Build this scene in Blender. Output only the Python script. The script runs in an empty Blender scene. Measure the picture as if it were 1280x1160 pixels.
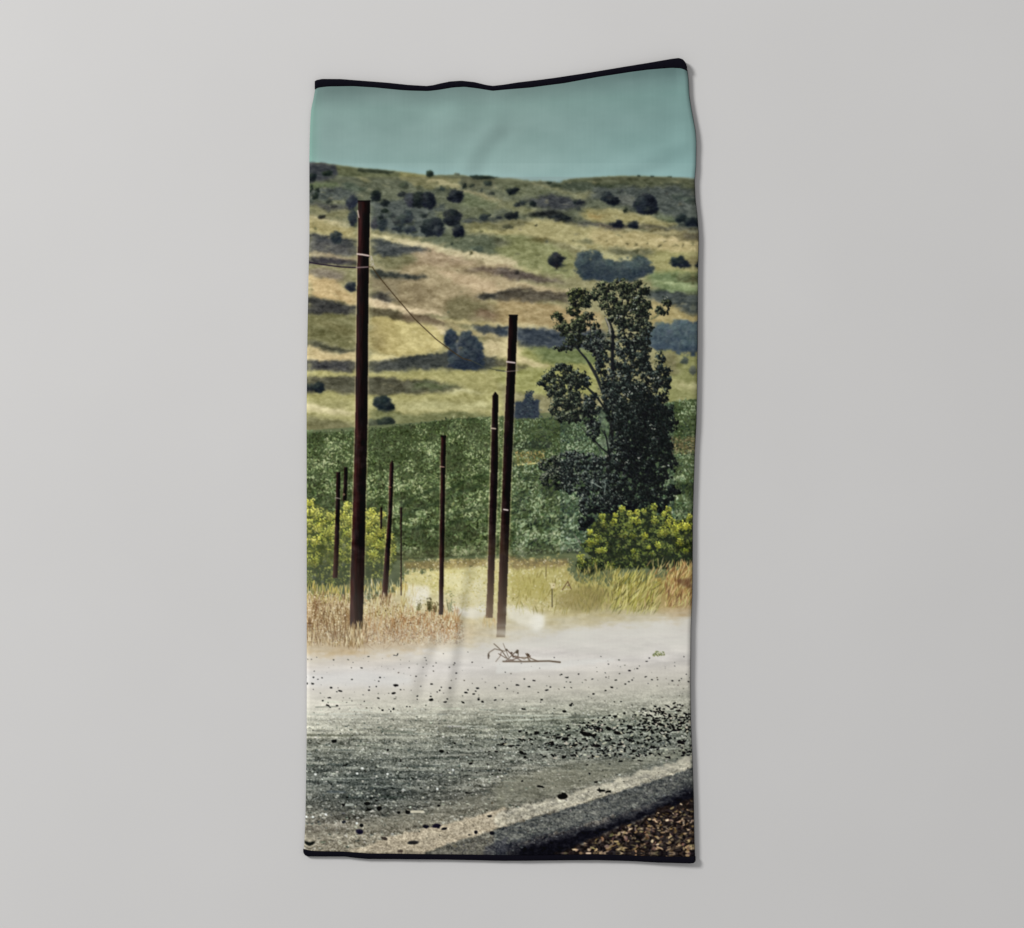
"""A beach towel printed with a dusty country road, laid on a pale grey surface, seen from above."""
import bpy, math
# ----------------------------------------------------------------------------
# THE PRINT: a landscape painted stroke by stroke at positions read from image pixels (1 unit = 1 px of
# a 1280 x 1160 reference image).  Values are printed ink colours, 0..255 sRGB.
# ----------------------------------------------------------------------------
import numpy as np
PX0, PY0, PX1, PY1, PS = 374, 66, 880, 1086, 2
CW, CH = (PX1 - PX0) * PS, (PY1 - PY0) * PS
rng = np.random.default_rng(11)
_T = np.random.default_rng(5).random((256, 256)).astype(np.float32)
img = np.zeros((CH, CW, 3), np.float32)
GX, GY = np.meshgrid((np.arange(CW, dtype=np.float32) + .5) / PS + PX0,
                     (np.arange(CH, dtype=np.float32) + .5) / PS + PY0)


def vn(x, y, seed=0):
    """smooth value noise, 0..1"""
    x = x + seed * 17.3
    y = y + seed * 9.1
    xi = np.floor(x).astype(np.int32)
    yi = np.floor(y).astype(np.int32)
    fx = x - xi
    fy = y - yi
    fx = fx * fx * (3 - 2 * fx)
    fy = fy * fy * (3 - 2 * fy)
    a = _T[yi & 255, xi & 255]
    b = _T[yi & 255, (xi + 1) & 255]
    c = _T[(yi + 1) & 255, xi & 255]
    d = _T[(yi + 1) & 255, (xi + 1) & 255]
    return (a + (b - a) * fx) * (1 - fy) + (c + (d - c) * fx) * fy


def fbm(x, y, seed=0, o=4):
    s = 0
    amp = .5
    t = 0
    for k in range(o):
        s = s + amp * vn(x * 2 ** k, y * 2 ** k, seed + k * 3)
        t += amp
        amp *= .55
    return s / t


def blur(m, s):
    if s <= 0.05:
        return m
    r = max(1, int(s * 2.5 + .5))
    k = np.exp(-.5 * (np.arange(-r, r + 1) / s) ** 2)
    k = (k / k.sum()).astype(np.float32)
    for ax in (0, 1):
        pad = [(0, 0)] * m.ndim
        pad[ax] = (r, r)
        p = np.pad(m, pad, mode='edge')
        out = np.zeros_like(m)
        n = m.shape[ax]
        for i, w in enumerate(k):
            out += w * (p[i:i + n] if ax == 0 else p[:, i:i + n])
        m = out
    return m


FR = dict(A=(380, 200, 8.286), B=(500, 200, 8.286), C=(620, 210, 8.286), D=(740, 210, 8.286), E=(380, 330, 8.286),
          F=(500, 330, 8.286), G=(660, 340, 8.286), H=(750, 340, 8.286), I=(660, 460, 8.286), J=(750, 460, 8.286),
          K=(660, 580, 8.286), L=(750, 580, 8.286), c1=(370, 60, 4.835), c2=(620, 60, 4.741), c3=(370, 280, 4.835),
          c4=(620, 280, 4.741), c5=(370, 500, 4.835), c6=(620, 500, 4.741), c7=(370, 680, 4.835), c8=(620, 680, 4.741),
          c9=(370, 860, 4.835), c10=(620, 860, 4.741), M=(500, 680, 5.275), N=(0, 0, 1))


def fp(f, pts):
    ox, oy, s = FR[f]
    return [(ox + x / s, oy + y / s) for x, y in pts]


def window(x0, y0, x1, y1):
    i0 = max(0, int((x0 - PX0) * PS))
    i1 = min(CW, int((x1 - PX0) * PS) + 2)
    j0 = max(0, int((y0 - PY0) * PS))
    j1 = min(CH, int((y1 - PY0) * PS) + 2)
    return (slice(j0, j1), slice(i0, i1)) if i1 > i0 and j1 > j0 else None


def mask_poly(pts, soft=1., jit=1.2, cell=5.):
    xs = [p[0] for p in pts]
    ys = [p[1] for p in pts]
    m = jit + soft * 3 + 2
    w = window(min(xs) - m, min(ys) - m, max(xs) + m, max(ys) + m)
    if w is None:
        return None, None
    X = GX[w]
    Y = GY[w]
    if jit:
        s = rng.integers(0, 99)
        X, Y = (X + jit * 2 * (fbm(X / cell, Y / cell, s, 2) - .5) * 1.6,
                Y + jit * 2 * (fbm(X / cell, Y / cell, s + 31, 2) - .5))
    ins = np.zeros(X.shape, bool)
    n = len(pts)
    for k in range(n):
        xa, ya = pts[k]
        xb, yb = pts[(k + 1) % n]
        if ya == yb:
            continue
        c = ((ya > Y) != (yb > Y)) & (X < (xb - xa) * (Y - ya) / (yb - ya) + xa)
        ins ^= c
    return w, blur(ins.astype(np.float32), max(.5, soft * PS * .6))


def put(w, m, col):
    img[w] += m[..., None] * (np.asarray(col, np.float32) - img[w])


def P(f, pts, col, soft=1., jit=1.2, cell=5., a=1., tex=9.):
    w, m = mask_poly(fp(f, pts), soft, jit, cell)
    if w is None:
        return
    X = GX[w]
    Y = GY[w]
    t = (fbm(X / 9 + Y / 30, Y / 2.4 - X / 40, rng.integers(0, 60), 3) - .5)[..., None] * tex * 2.2
    put(w, m * a, np.asarray(col, np.float32) + t * np.array([1, .97, .8], np.float32))


def mask_line(pts, w0, w1=None, soft=.6):
    w1 = w0 if w1 is None else w1
    xs = [p[0] for p in pts]
    ys = [p[1] for p in pts]
    m = max(w0, w1) + soft * 2 + 1
    w = window(min(xs) - m, min(ys) - m, max(xs) + m, max(ys) + m)
    if w is None:
        return None, None
    X = GX[w]
    Y = GY[w]
    best = np.zeros(X.shape, np.float32)
    n = len(pts) - 1
    for k in range(n):
        xa, ya = pts[k]
        xb, yb = pts[k + 1]
        dx, dy = xb - xa, yb - ya
        t = np.clip(((X - xa) * dx + (Y - ya) * dy) / (dx * dx + dy * dy + 1e-9), 0, 1)
        d = np.hypot(X - xa - t * dx, Y - ya - t * dy)
        hw = .5 * (w0 + (w1 - w0) * (k + t) / n)
        best = np.maximum(best, np.clip((hw - d) / soft + .5, 0, 1))
    return w, best


def Ln(f, pts, w0, col, w1=None, a=1., soft=.6):
    w, m = mask_line(fp(f, pts), w0, w1, soft)
    if w is not None:
        put(w, m * a, col)


def S(x, y, rx, ry, ang, col, a=1., hard=2.):
    """one dab"""
    r = max(rx, ry) + .6
    i0 = int((x - r - PX0) * PS)
    i1 = int((x + r - PX0) * PS) + 2
    j0 = int((y - r - PY0) * PS)
    j1 = int((y + r - PY0) * PS) + 2
    if i0 < 0 or j0 < 0 or i1 > CW or j1 > CH:
        i0 = max(0, i0); j0 = max(0, j0); i1 = min(CW, i1); j1 = min(CH, j1)
        if i1 <= i0 or j1 <= j0:
            return
    X = GX[j0:j1, i0:i1] - x
    Y = GY[j0:j1, i0:i1] - y
    c, s = np.cos(ang), np.sin(ang)
    q = ((X * c + Y * s) / rx) ** 2 + ((Y * c - X * s) / ry) ** 2
    m = (np.clip((1 - q) * hard, 0, 1) * a)[..., None]
    img[j0:j1, i0:i1] += m * (np.asarray(col, np.float32) - img[j0:j1, i0:i1])


def jc(col, v):
    d = rng.normal(0, v)
    return np.asarray(col, np.float32) + d + rng.normal(0, v * .25, 3)


def bush(f, x, y, rx, ry, col=(40, 48, 54), a=.95, n=None, lobes=True):
    """a far bush: a clumped dark shape with an uneven outline"""
    ox, oy, s = FR[f]
    x, y, rx, ry = ox + x / s, oy + y / s, rx / s, ry / s
    col = np.asarray(col, np.float32)
    if f in 'ABCDE' and rx * ry > 6:
        S(x + rx * .35, y + ry * .72, rx * 1.15, max(1., ry * .4), 0, (78, 84, 68), .6, 1.3)
    S(x, y, rx * .9, ry * .88, 0, col, a, 1.8)
    n = n or int(8 + rx * ry * .8)
    for _ in range(n):
        t = rng.uniform(0, 6.28)
        q = rng.uniform(.55, 1.0)
        r = rng.uniform(.16, .36) * min(rx, ry) + .5
        lit = max(0, -np.sin(t) * .7 - np.cos(t) * .5) * np.array([26, 27, 18.])
        S(x + np.cos(t) * rx * q * .9, y + np.sin(t) * ry * q * .9, r * 1.2, r, 0, jc(col + lit, 5), a * .8, 1.6)


def warp(y0, y1, amp, cell, seed, x0=PX0, x1=PX1, ay=.6):
    """ragged edges: shift the print locally by smooth noise"""
    w = window(x0, y0, x1, y1)
    X, Y = GX[w], GY[w]
    fade = np.clip((Y - y0) / 6, 0, 1) * np.clip((y1 - Y) / 6, 0, 1)
    dx = (fbm(X / cell, Y / cell * 1.5, seed, 3) - .5) * 2.4 * amp * fade
    dy = (fbm(X / cell, Y / cell * 1.5, seed + 40, 3) - .5) * 2.4 * amp * ay * fade
    u = np.clip((X + dx - PX0) * PS - .5, 0, CW - 1.01)
    v = np.clip((Y + dy - PY0) * PS - .5, 0, CH - 1.01)
    i, j = u.astype(int), v.astype(int)
    a, b = (u - i)[..., None].astype(np.float32), (v - j)[..., None].astype(np.float32)
    img[w] = (img[j, i] * (1 - a) + img[j, i + 1] * a) * (1 - b) + (img[j + 1, i] * (1 - a) + img[j + 1, i + 1] * a) * b


def streak(y0, y1, sx, mix):
    """soften along the contour lines"""
    w = window(PX0, y0, PX1, y1)
    A = img[w]
    r = int(sx * PS * 2)
    k = np.exp(-.5 * (np.arange(-r, r + 1) / (sx * PS)) ** 2)
    k /= k.sum()
    p = np.pad(A, ((0, 0), (r, r), (0, 0)), mode='edge')
    B = np.zeros_like(A)
    for i, q in enumerate(k):
        B += np.float32(q) * p[:, i:i + A.shape[1]]
    B = blur(B, .8)
    f = (np.clip((GY[w] - y0) / 10, 0, 1) * mix)[..., None]
    img[w] = A * (1 - f) + B * f


def gray(y0, y1, sat, gain=1., off=0.):
    w = window(PX0, y0, PX1, y1)
    L = img[w].mean(-1, keepdims=True)
    img[w] = (L + (img[w] - L) * sat) * gain + off


# ---- sky -------------------------------------------------------------------
def grad(y, ks, cs):
    return np.stack([np.interp(y, ks, [c[i] for c in cs]) for i in range(3)], -1).astype(np.float32)


t = (GX - 386) / 484
sky = grad(GY + 26 * np.clip(t, 0, 1) ** 2, [90, 112, 122, 140, 170, 200, 225],
           [(108, 128, 126), (116, 142, 138), (126, 154, 149), (134, 166, 159), (137, 168, 162), (141, 174, 168), (148, 182, 177)])
sky += ((fbm(GX / 60, GY / 26, 3, 4) - .5) * 12)[..., None]
sky += ((vn(GX / 2.2, GY / 40, 8) - .5) * 1.2)[..., None]
sky -= (np.clip(t - .55, 0, 1) * 24)[..., None] * np.array([1.15, .6, .45], np.float32)
sky -= (np.clip(1 - (GX - 386) / 22, 0, 1) ** 2 * 16)[..., None] * np.array([1.2, .4, .9], np.float32)
sky = sky.mean(-1, keepdims=True) + (sky - sky.mean(-1, keepdims=True)) * .81
img[:] = sky * .955

# ---- hills -----------------------------------------------------------------
ridge = [(374, 205), (387, 204.8), (401, 204.4), (421.7, 207.3), (442.4, 210), (469, 212.6), (494, 214.7), (514.8, 217.6),
         (533.4, 220.3), (556, 219.7), (577, 219.7), (589, 222), (608, 220.5), (628, 224.5), (647, 226.6), (662, 227),
         (683, 226.6), (704, 225.6), (725, 224), (755, 222), (780, 221), (810, 221.6), (831, 222.4), (850, 223.7), (880, 224.5)]
P('N', ridge + [(880, 560), (374, 560)], (150, 146, 106), .7, .5, 4, 1, 10)
P('N', ridge + [(880, 300), (700, 275), (560, 300), (374, 270)], (116, 122, 99), .7, .5, 4, 1, 12)
# A
P('A', [(40, 30), (200, 36), (330, 62), (380, 150), (240, 215), (40, 235)], (82, 86, 88), 2)
P('A', [(330, 66), (1160, 155), (1160, 230), (700, 200), (360, 160)], (112, 117, 90), 1.5)
P('A', [(560, 95), (760, 105), (960, 125), (900, 150), (560, 130)], (74, 82, 68), .9)
P('A', [(520, 175), (640, 185), (740, 235), (620, 215)], (146, 146, 108), 1.)
P('A', [(45, 240), (340, 235), (360, 270), (280, 292), (50, 285)], (116, 128, 94), 1.2)
P('A', [(40, 300), (560, 290), (560, 420), (40, 430)], (98, 106, 100), 2.5)
P('A', [(380, 250), (560, 262), (700, 320), (520, 330)], (104, 116, 98), 1.5)
P('A', [(300, 418), (440, 428), (440, 452), (300, 447)], (156, 156, 116), .8)
P('A', [(45, 455), (460, 470), (460, 545), (45, 490)], (96, 98, 92), 1.5)
P('A', [(45, 480), (220, 510), (470, 550), (450, 640), (45, 560)], (142, 140, 102), 1.)
P('A', [(45, 560), (200, 600), (470, 655), (470, 685), (300, 660), (45, 605)], (198, 186, 138), .8)
P('A', [(45, 610), (300, 660), (560, 705), (560, 815), (280, 770), (45, 740)], (172, 161, 110), 1.)
P('A', [(45, 738), (280, 775), (560, 818), (560, 836), (270, 792), (45, 758)], (190, 180, 130), .6)
P('A', [(40, 760), (270, 790), (555, 838), (555, 1000), (300, 985), (40, 930)], (82, 85, 86), .8)
P('A', [(60, 830), (250, 860), (550, 930), (550, 1010), (300, 985), (40, 930)], (101, 101, 97), 2.)
P('A', [(40, 935), (300, 990), (555, 1030), (555, 1062), (260, 1010), (40, 985)], (174, 154, 120), .7)
P('A', [(40, 955), (140, 975), (230, 1002), (120, 988), (40, 975)], (192, 184, 146), .6)
P('A', [(40, 990), (300, 1014), (555, 1066), (555, 1112), (40, 1085)], (80, 78, 80), .8)
P('A', [(690, 430), (1170, 420), (1170, 770), (690, 720)], (97, 105, 100), 2.5)
P('A', [(690, 770), (860, 778), (1160, 848), (1160, 885), (960, 860), (690, 800)], (202, 192, 144), .8)
P('A', [(690, 815), (960, 862), (1175, 885), (1175, 960), (950, 1010), (690, 990)], (85, 90, 88), 1.2)
P('A', [(690, 1000), (950, 1005), (1170, 970), (1170, 1160), (760, 1110)], (131, 129, 94), 1.5)
# B
P('B', [(0, 130), (350, 180), (620, 190), (650, 300), (300, 310), (0, 225)], (146, 145, 105), 1.5)
P('B', [(280, 210), (450, 212), (640, 268), (650, 295), (420, 270)], (190, 183, 136), 1.2)
P('B', [(650, 185), (1170, 200), (1170, 330), (700, 305)], (122, 125, 99), 1.5)
P('B', [(720, 175), (860, 165), (1040, 188), (900, 208), (760, 204)], (60, 72, 64), .7)
P('B', [(300, 310), (640, 295), (640, 320), (350, 335)], (92, 100, 86), 1)
P('B', [(640, 330), (860, 370), (1100, 440), (1000, 520), (650, 490)], (122, 131, 98), 1.2)
P('B', [(560, 302), (640, 308), (860, 356), (1060, 422), (1040, 436), (840, 384), (640, 330)], (178, 170, 127), .8)
P('B', [(0, 420), (480, 480), (460, 800), (0, 770)], (99, 107, 101), 2)
P('B', [(360, 530), (460, 540), (430, 640), (340, 610)], (124, 130, 100), 1.5)
P('B', [(650, 520), (1150, 450), (1150, 600), (700, 610)], (120, 126, 97), 1.5)
P('B', [(720, 600), (1160, 590), (1160, 640), (740, 640)], (84, 90, 88), 1.3)
P('B', [(640, 640), (1170, 620), (1170, 720), (700, 765)], (140, 138, 98), 1.2)
P('B', [(700, 745), (900, 712), (1170, 705), (1170, 775), (850, 765)], (174, 168, 114), 1.)
P('B', [(400, 790), (1170, 790), (1170, 1010), (720, 960), (200, 835)], (104, 112, 89), 1.5)
P('B', [(1040, 850), (1170, 820), (1170, 1020), (1060, 1000)], (140, 140, 98), 1.5)
P('B', [(0, 812), (200, 848), (450, 903), (730, 958), (1170, 1033), (1170, 1135), (900, 1100), (700, 1012), (430, 937), (0, 866)], (208, 195, 152), .8)
P('B', [(280, 905), (430, 940), (700, 1015), (830, 1080), (600, 1115), (180, 1105), (130, 970)], (174, 154, 122), 1.2)
P('B', [(0, 878), (230, 910), (260, 950), (0, 980)], (80, 84, 84), 1)
P('B', [(0, 990), (160, 985), (190, 1160), (0, 1160)], (127, 124, 90), 1.5)
# C
P('C', [(0, 110), (470, 150), (650, 215), (560, 280), (200, 320), (0, 250)], (124, 130, 101), 1.5)
P('C', [(470, 150), (800, 130), (1170, 105), (1170, 245), (850, 245), (650, 212)], (92, 102, 84), 1.2)
P('C', [(620, 135), (1170, 108), (1170, 160), (640, 160)], (112, 120, 92), 1.2)
P('C', [(370, 162), (560, 203), (760, 258), (1060, 255), (1090, 345), (860, 300), (640, 250)], (153, 153, 115), 1.)
P('C', [(300, 320), (560, 282), (930, 330), (880, 410), (640, 450), (400, 415)], (86, 90, 92), 1.8)
P('C', [(0, 310), (240, 390), (490, 445), (500, 485), (280, 505), (100, 430), (0, 420)], (138, 140, 104), 1.)
P('C', [(0, 440), (110, 440), (100, 540), (0, 540)], (112, 118, 100), 1.5)
P('C', [(500, 450), (640, 455), (760, 505), (805, 565), (640, 548), (480, 505), (300, 510)], (54, 58, 58), .9)
P('C', [(930, 410), (1170, 425), (1170, 595), (960, 565), (860, 515)], (164, 156, 102), 1.2)
P('C', [(800, 560), (1170, 595), (1170, 645), (900, 610)], (93, 95, 88), 1.2)
P('C', [(360, 532), (560, 540), (820, 605), (1170, 655), (1170, 850), (800, 805), (600, 765), (300, 700), (0, 690), (0, 640), (300, 620)], (180, 172, 120), 1.2, 1.8, 4, 1, 16)
P('C', [(0, 545), (360, 545), (300, 615), (0, 640)], (135, 132, 96), 1.3)
P('C', [(0, 690), (300, 705), (560, 800), (800, 900), (810, 1160), (300, 1065), (0, 900)], (144, 147, 100), 1.5, 1.8, 4, 1, 14)
P('C', [(0, 720), (100, 745), (130, 800), (0, 840)], (100, 102, 82), 1.3)
P('C', [(0, 925), (200, 945), (290, 1085), (150, 1070), (0, 1042)], (196, 184, 142), 1.)
P('C', [(260, 1000), (480, 1060), (460, 1110), (290, 1080)], (172, 168, 118), 1.)
P('C', [(330, 733), (480, 728), (575, 772), (520, 775), (340, 747)], (108, 102, 64), .7)
P('C', [(0, 1040), (190, 1075), (400, 1110), (490, 1170), (0, 1170)], (114, 99, 90), 1.)
P('C', [(780, 740), (1100, 770), (940, 790)], (120, 124, 96), 1.)
P('C', [(760, 800), (940, 835), (920, 850), (800, 830)], (200, 196, 150), .7)
# D
P('D', [(0, 108), (500, 92), (1060, 130), (1060, 200), (0, 185)], (110, 116, 90), 1.3)
P('D', [(40, 175), (420, 175), (400, 200), (60, 200)], (80, 90, 72), 1)
P('D', [(700, 180), (1060, 190), (1060, 205), (720, 200)], (78, 86, 70), .8)
P('D', [(0, 200), (1070, 215), (1100, 640), (660, 510), (330, 400), (0, 330)], (96, 104, 98), 2)
P('D', [(240, 280), (420, 290), (440, 420), (310, 390)], (118, 122, 112), 2)
P('D', [(650, 480), (860, 500), (900, 590), (700, 540)], (116, 126, 96), 1.5)
P('D', [(0, 412), (240, 428), (480, 478), (640, 518), (920, 605), (700, 605), (480, 602), (0, 565)], (168, 160, 110), .9)
P('D', [(0, 470), (120, 480), (110, 530), (0, 530)], (176, 152, 96), 2)
P('D', [(150, 440), (330, 450), (200, 465)], (190, 186, 130), 1)
P('D', [(440, 602), (1100, 615), (1100, 640), (500, 618)], (98, 94, 80), .7)
P('D', [(0, 590), (480, 610), (480, 650), (0, 625)], (108, 100, 88), 1)
P('D', [(480, 620), (1100, 655), (1100, 770), (880, 735), (640, 680)], (134, 126, 90), 1.2)
P('D', [(620, 640), (960, 650), (960, 690), (740, 680)], (162, 152, 108), 1.)
P('D', [(0, 640), (560, 685), (1100, 770), (1110, 960), (560, 840), (0, 785)], (188, 174, 122), 1., 1.6, 3, 1, 16)
P('D', [(720, 725), (860, 730), (960, 770), (800, 790)], (206, 188, 138), 1.5)
P('D', [(960, 655), (1100, 680), (1100, 750), (970, 700)], (112, 106, 86), 1)
P('D', [(120, 840), (560, 850), (540, 910), (300, 900)], (112, 114, 88), 1.4)
P('D', [(560, 850), (1110, 880), (1110, 1090), (900, 1060), (640, 1060)], (164, 160, 106), 1.2)
P('D', [(60, 850), (420, 940), (450, 975), (110, 945)], (184, 181, 132), .9)
P('D', [(980, 900), (1110, 900), (1110, 1060), (1000, 1030)], (130, 122, 86), 2)
P('D', [(560, 1060), (1000, 1060), (1110, 1110), (1110, 1170), (600, 1170)], (146, 156, 104), 1)
# E
P('E', [(30, 60), (445, 85), (450, 215), (360, 155), (120, 130), (30, 105)], (138, 128, 110), 1.2)
P('E', [(40, 95), (130, 140), (300, 142), (400, 190), (440, 270), (550, 300), (550, 422), (250, 382), (30, 358)], (198, 173, 122), .9, 1.2, 4, 1, 15)
P('E', [(30, 365), (270, 395), (550, 430), (550, 552), (250, 520), (30, 545)], (80, 80, 76), .9)
P('E', [(30, 550), (250, 522), (550, 550), (550, 885), (200, 812), (30, 790)], (122, 120, 81), 1., 1.2, 4, 1, 16)
P('E', [(30, 590), (200, 650), (500, 760), (520, 680), (300, 600)], (142, 136, 92), 3, a=.6)
P('E', [(30, 798), (150, 808), (260, 860), (550, 888), (550, 920), (380, 922), (220, 892), (100, 850)], (78, 79, 66), .8)
P('E', [(30, 828), (220, 898), (380, 930), (550, 920), (550, 1008), (30, 1003)], (202, 182, 132), .9)
P('E', [(30, 1005), (260, 1000), (550, 1010), (550, 1128), (380, 1118), (200, 1090), (30, 1085)], (83, 83, 81), .9)
P('E', [(690, 28), (860, 48), (1160, 108), (1160, 135), (860, 78), (690, 50)], (178, 168, 128), .6)
P('E', [(690, 55), (950, 92), (1160, 150), (1160, 182), (900, 152), (690, 104)], (70, 74, 68), .8)
P('E', [(690, 105), (900, 155), (1170, 188), (1170, 425), (960, 402), (860, 300), (690, 290)], (142, 130, 100), 1.)
P('E', [(690, 308), (860, 298), (900, 358), (985, 395), (900, 402), (760, 362), (690, 332)], (79, 77, 72), .8)
P('E', [(690, 345), (860, 388), (1000, 430), (1170, 460), (1170, 535), (1000, 492), (690, 452)], (206, 186, 146), .8)
P('E', [(690, 458), (860, 480), (1040, 510), (1140, 582), (960, 585), (690, 555)], (104, 97, 73), 1.)
P('E', [(690, 565), (960, 590), (1170, 600), (1170, 955), (690, 925)], (186, 171, 110), 1., 1.2, 4, 1, 18)
P('E', [(690, 600), (800, 600), (820, 900), (690, 910)], (150, 136, 88), 3, a=.7)
P('E', [(690, 932), (860, 942), (1010, 958), (860, 1003), (690, 1003)], (217, 204, 144), .8)
P('E', [(690, 1010), (980, 970), (1170, 945), (1170, 1112), (690, 1128)], (86, 89, 82), 1.)
P('E', [(30, 1088), (200, 1098), (550, 1130), (1170, 1118), (1170, 1180), (30, 1180)], (178, 171, 112), .9)
# F
P('F', [(0, 0), (1170, 0), (1170, 650), (0, 460)], (172, 153, 117), 3, a=.8)
P('F', [(0, 95), (150, 125), (270, 158), (250, 172), (0, 152)], (70, 74, 70), .8)
P('F', [(0, 165), (180, 180), (330, 300), (400, 345), (0, 440)], (148, 133, 100), 1.5)
P('F', [(350, 50), (560, 70), (800, 150), (1170, 225), (900, 305), (560, 195)], (194, 172, 134), 1.3)
P('F', [(670, 62), (860, 30), (1000, 60), (1170, 80), (1170, 192), (960, 122), (720, 92)], (124, 109, 91), 1.2)
P('F', [(440, 390), (660, 328), (860, 390), (1000, 500), (1110, 562), (600, 592), (480, 560)], (127, 120, 86), 1.3)
P('F', [(780, 480), (960, 480), (1070, 562), (780, 570)], (142, 122, 95), 2.)
P('F', [(805, 332), (900, 302), (1170, 268), (1170, 362), (860, 367)], (76, 76, 71), .9)
P('F', [(880, 372), (1170, 370), (1170, 560), (1080, 540), (1000, 460)], (152, 144, 100), 1.2)
P('F', [(0, 435), (160, 478), (420, 488), (450, 545), (300, 522), (160, 540), (0, 500)], (210, 190, 150), .9)
P('F', [(0, 500), (180, 535), (330, 545), (460, 620), (490, 690), (430, 652), (260, 603), (0, 572)], (120, 104, 81), 1.)
P('F', [(370, 558), (480, 590), (600, 668), (760, 698), (1040, 738), (1115, 815), (1040, 785), (740, 735), (560, 695)], (180, 166, 120), .8)
P('F', [(0, 598), (250, 603), (470, 700), (450, 880), (300, 925), (0, 950)], (198, 184, 121), 1., 1.2, 4, 1, 16)
P('F', [(250, 610), (470, 680), (440, 760)], (205, 186, 146), 1.2)
P('F', [(480, 578), (620, 600), (1130, 605), (1130, 636), (760, 634), (600, 640)], (184, 170, 118), .8)
P('F', [(720, 642), (1125, 636), (1125, 815), (1030, 742), (850, 705)], (83, 89, 91), .9)
P('F', [(760, 740), (1000, 770), (1110, 830), (1110, 900), (870, 810)], (140, 130, 92), 1.)
P('F', [(860, 800), (1000, 832), (1115, 880), (1115, 985), (870, 965)], (206, 190, 142), 1.)
P('F', [(0, 970), (300, 930), (530, 918), (870, 965), (1115, 988), (1115, 1102), (880, 1102), (0, 1112)], (78, 82, 77), 1.)
P('F', [(0, 1112), (880, 1100), (1170, 1100), (1170, 1180), (0, 1180)], (168, 164, 104), 1.)
# below: bright grass and the dark lens
P('c3', [(60, 890), (430, 900), (1260, 880), (1260, 1170), (60, 1170)], (172, 167, 108), 1., 1.2, 5, 1, 12)
P('c3', [(60, 920), (430, 925), (700, 942), (900, 953), (1015, 988), (870, 1022), (430, 1032), (60, 1022)], (98, 97, 78), .9)
P('c3', [(700, 950), (900, 958), (980, 985), (850, 1010), (700, 1000)], (108, 116, 82), 2)
P('c3', [(980, 1000), (1150, 1010), (1000, 1030), (860, 1030)], (190, 186, 136), 1.5)
P('c5', [(60, 0), (1200, 0), (1200, 130), (600, 180), (60, 215)], (174, 169, 113), 1.5, 1.2, 5, 1, 14)
P('c5', [(60, 20), (180, 40), (340, 70), (340, 90), (160, 75), (60, 60)], (205, 195, 145), 1.3)
P('c5', [(60, 90), (360, 130), (360, 200), (60, 215)], (128, 126, 88), 2)
P('c5', [(440, 60), (700, 90), (960, 80), (1200, 90), (1200, 130), (600, 170), (440, 180)], (124, 128, 85), 2)
P('c5', [(600, 20), (1180, 20), (1180, 60), (700, 70)], (188, 184, 128), 2)
# right part
P('c4', [(0, 262), (120, 272), (270, 325), (440, 362), (300, 350), (0, 330)], (106, 96, 86), 1.)
P('c4', [(0, 300), (150, 350), (300, 370), (440, 385), (430, 405), (150, 400), (0, 402)], (186, 169, 130), 1)
P('c4', [(0, 402), (150, 390), (430, 402), (445, 475), (300, 455), (150, 455), (0, 447)], (104, 97, 82), 1.)
P('c4', [(0, 450), (200, 450), (430, 500), (600, 520), (640, 640), (180, 614), (0, 592)], (172, 152, 107), 1.)
P('c4', [(0, 592), (180, 602), (350, 612), (350, 628), (180, 622), (0, 606)], (192, 180, 134), .8)
P('c4', [(0, 608), (350, 628), (640, 640), (640, 745), (200, 742), (60, 668), (0, 665)], (75, 84, 92), .9)
P('c4', [(40, 690), (200, 745), (640, 745), (600, 1010), (110, 1010), (0, 860), (0, 760)], (160, 161, 98), 1., 1.2, 5, 1, 14)
P('c4', [(190, 742), (640, 745), (600, 840), (330, 835)], (118, 130, 84), 1.5)
P('c4', [(0, 665), (60, 672), (150, 740), (140, 790), (330, 850), (250, 852), (0, 790)], (204, 190, 140), 1.)
P('c4', [(0, 800), (200, 850), (140, 858), (0, 850)], (110, 106, 80), 1.)
P('c4', [(900, 290), (1200, 300), (1200, 430), (930, 400)], (122, 138, 96), 1.2)
P('c4', [(930, 330), (1080, 355), (1200, 395), (1200, 420), (1080, 380), (930, 350)], (156, 170, 120), .9)
P('c4', [(1085, 290), (1200, 290), (1200, 360), (1100, 350)], (108, 108, 76), 1.5)
P('c4', [(880, 385), (1200, 432), (1200, 560), (1080, 512), (900, 470)], (82, 90, 87), 1.2)
P('c4', [(900, 465), (1030, 478), (1200, 560), (1200, 650), (1060, 572), (900, 620)], (172, 158, 108), 1.)
P('c4', [(940, 740), (1200, 790), (1200, 1060), (980, 1080)], (150, 152, 98), 1.2)
P('c4', [(980, 770), (1080, 780), (1060, 900), (980, 900)], (132, 128, 92), 2)
P('c4', [(1020, 930), (1200, 960), (1200, 1000), (1040, 980)], (174, 172, 118), 2)

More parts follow.
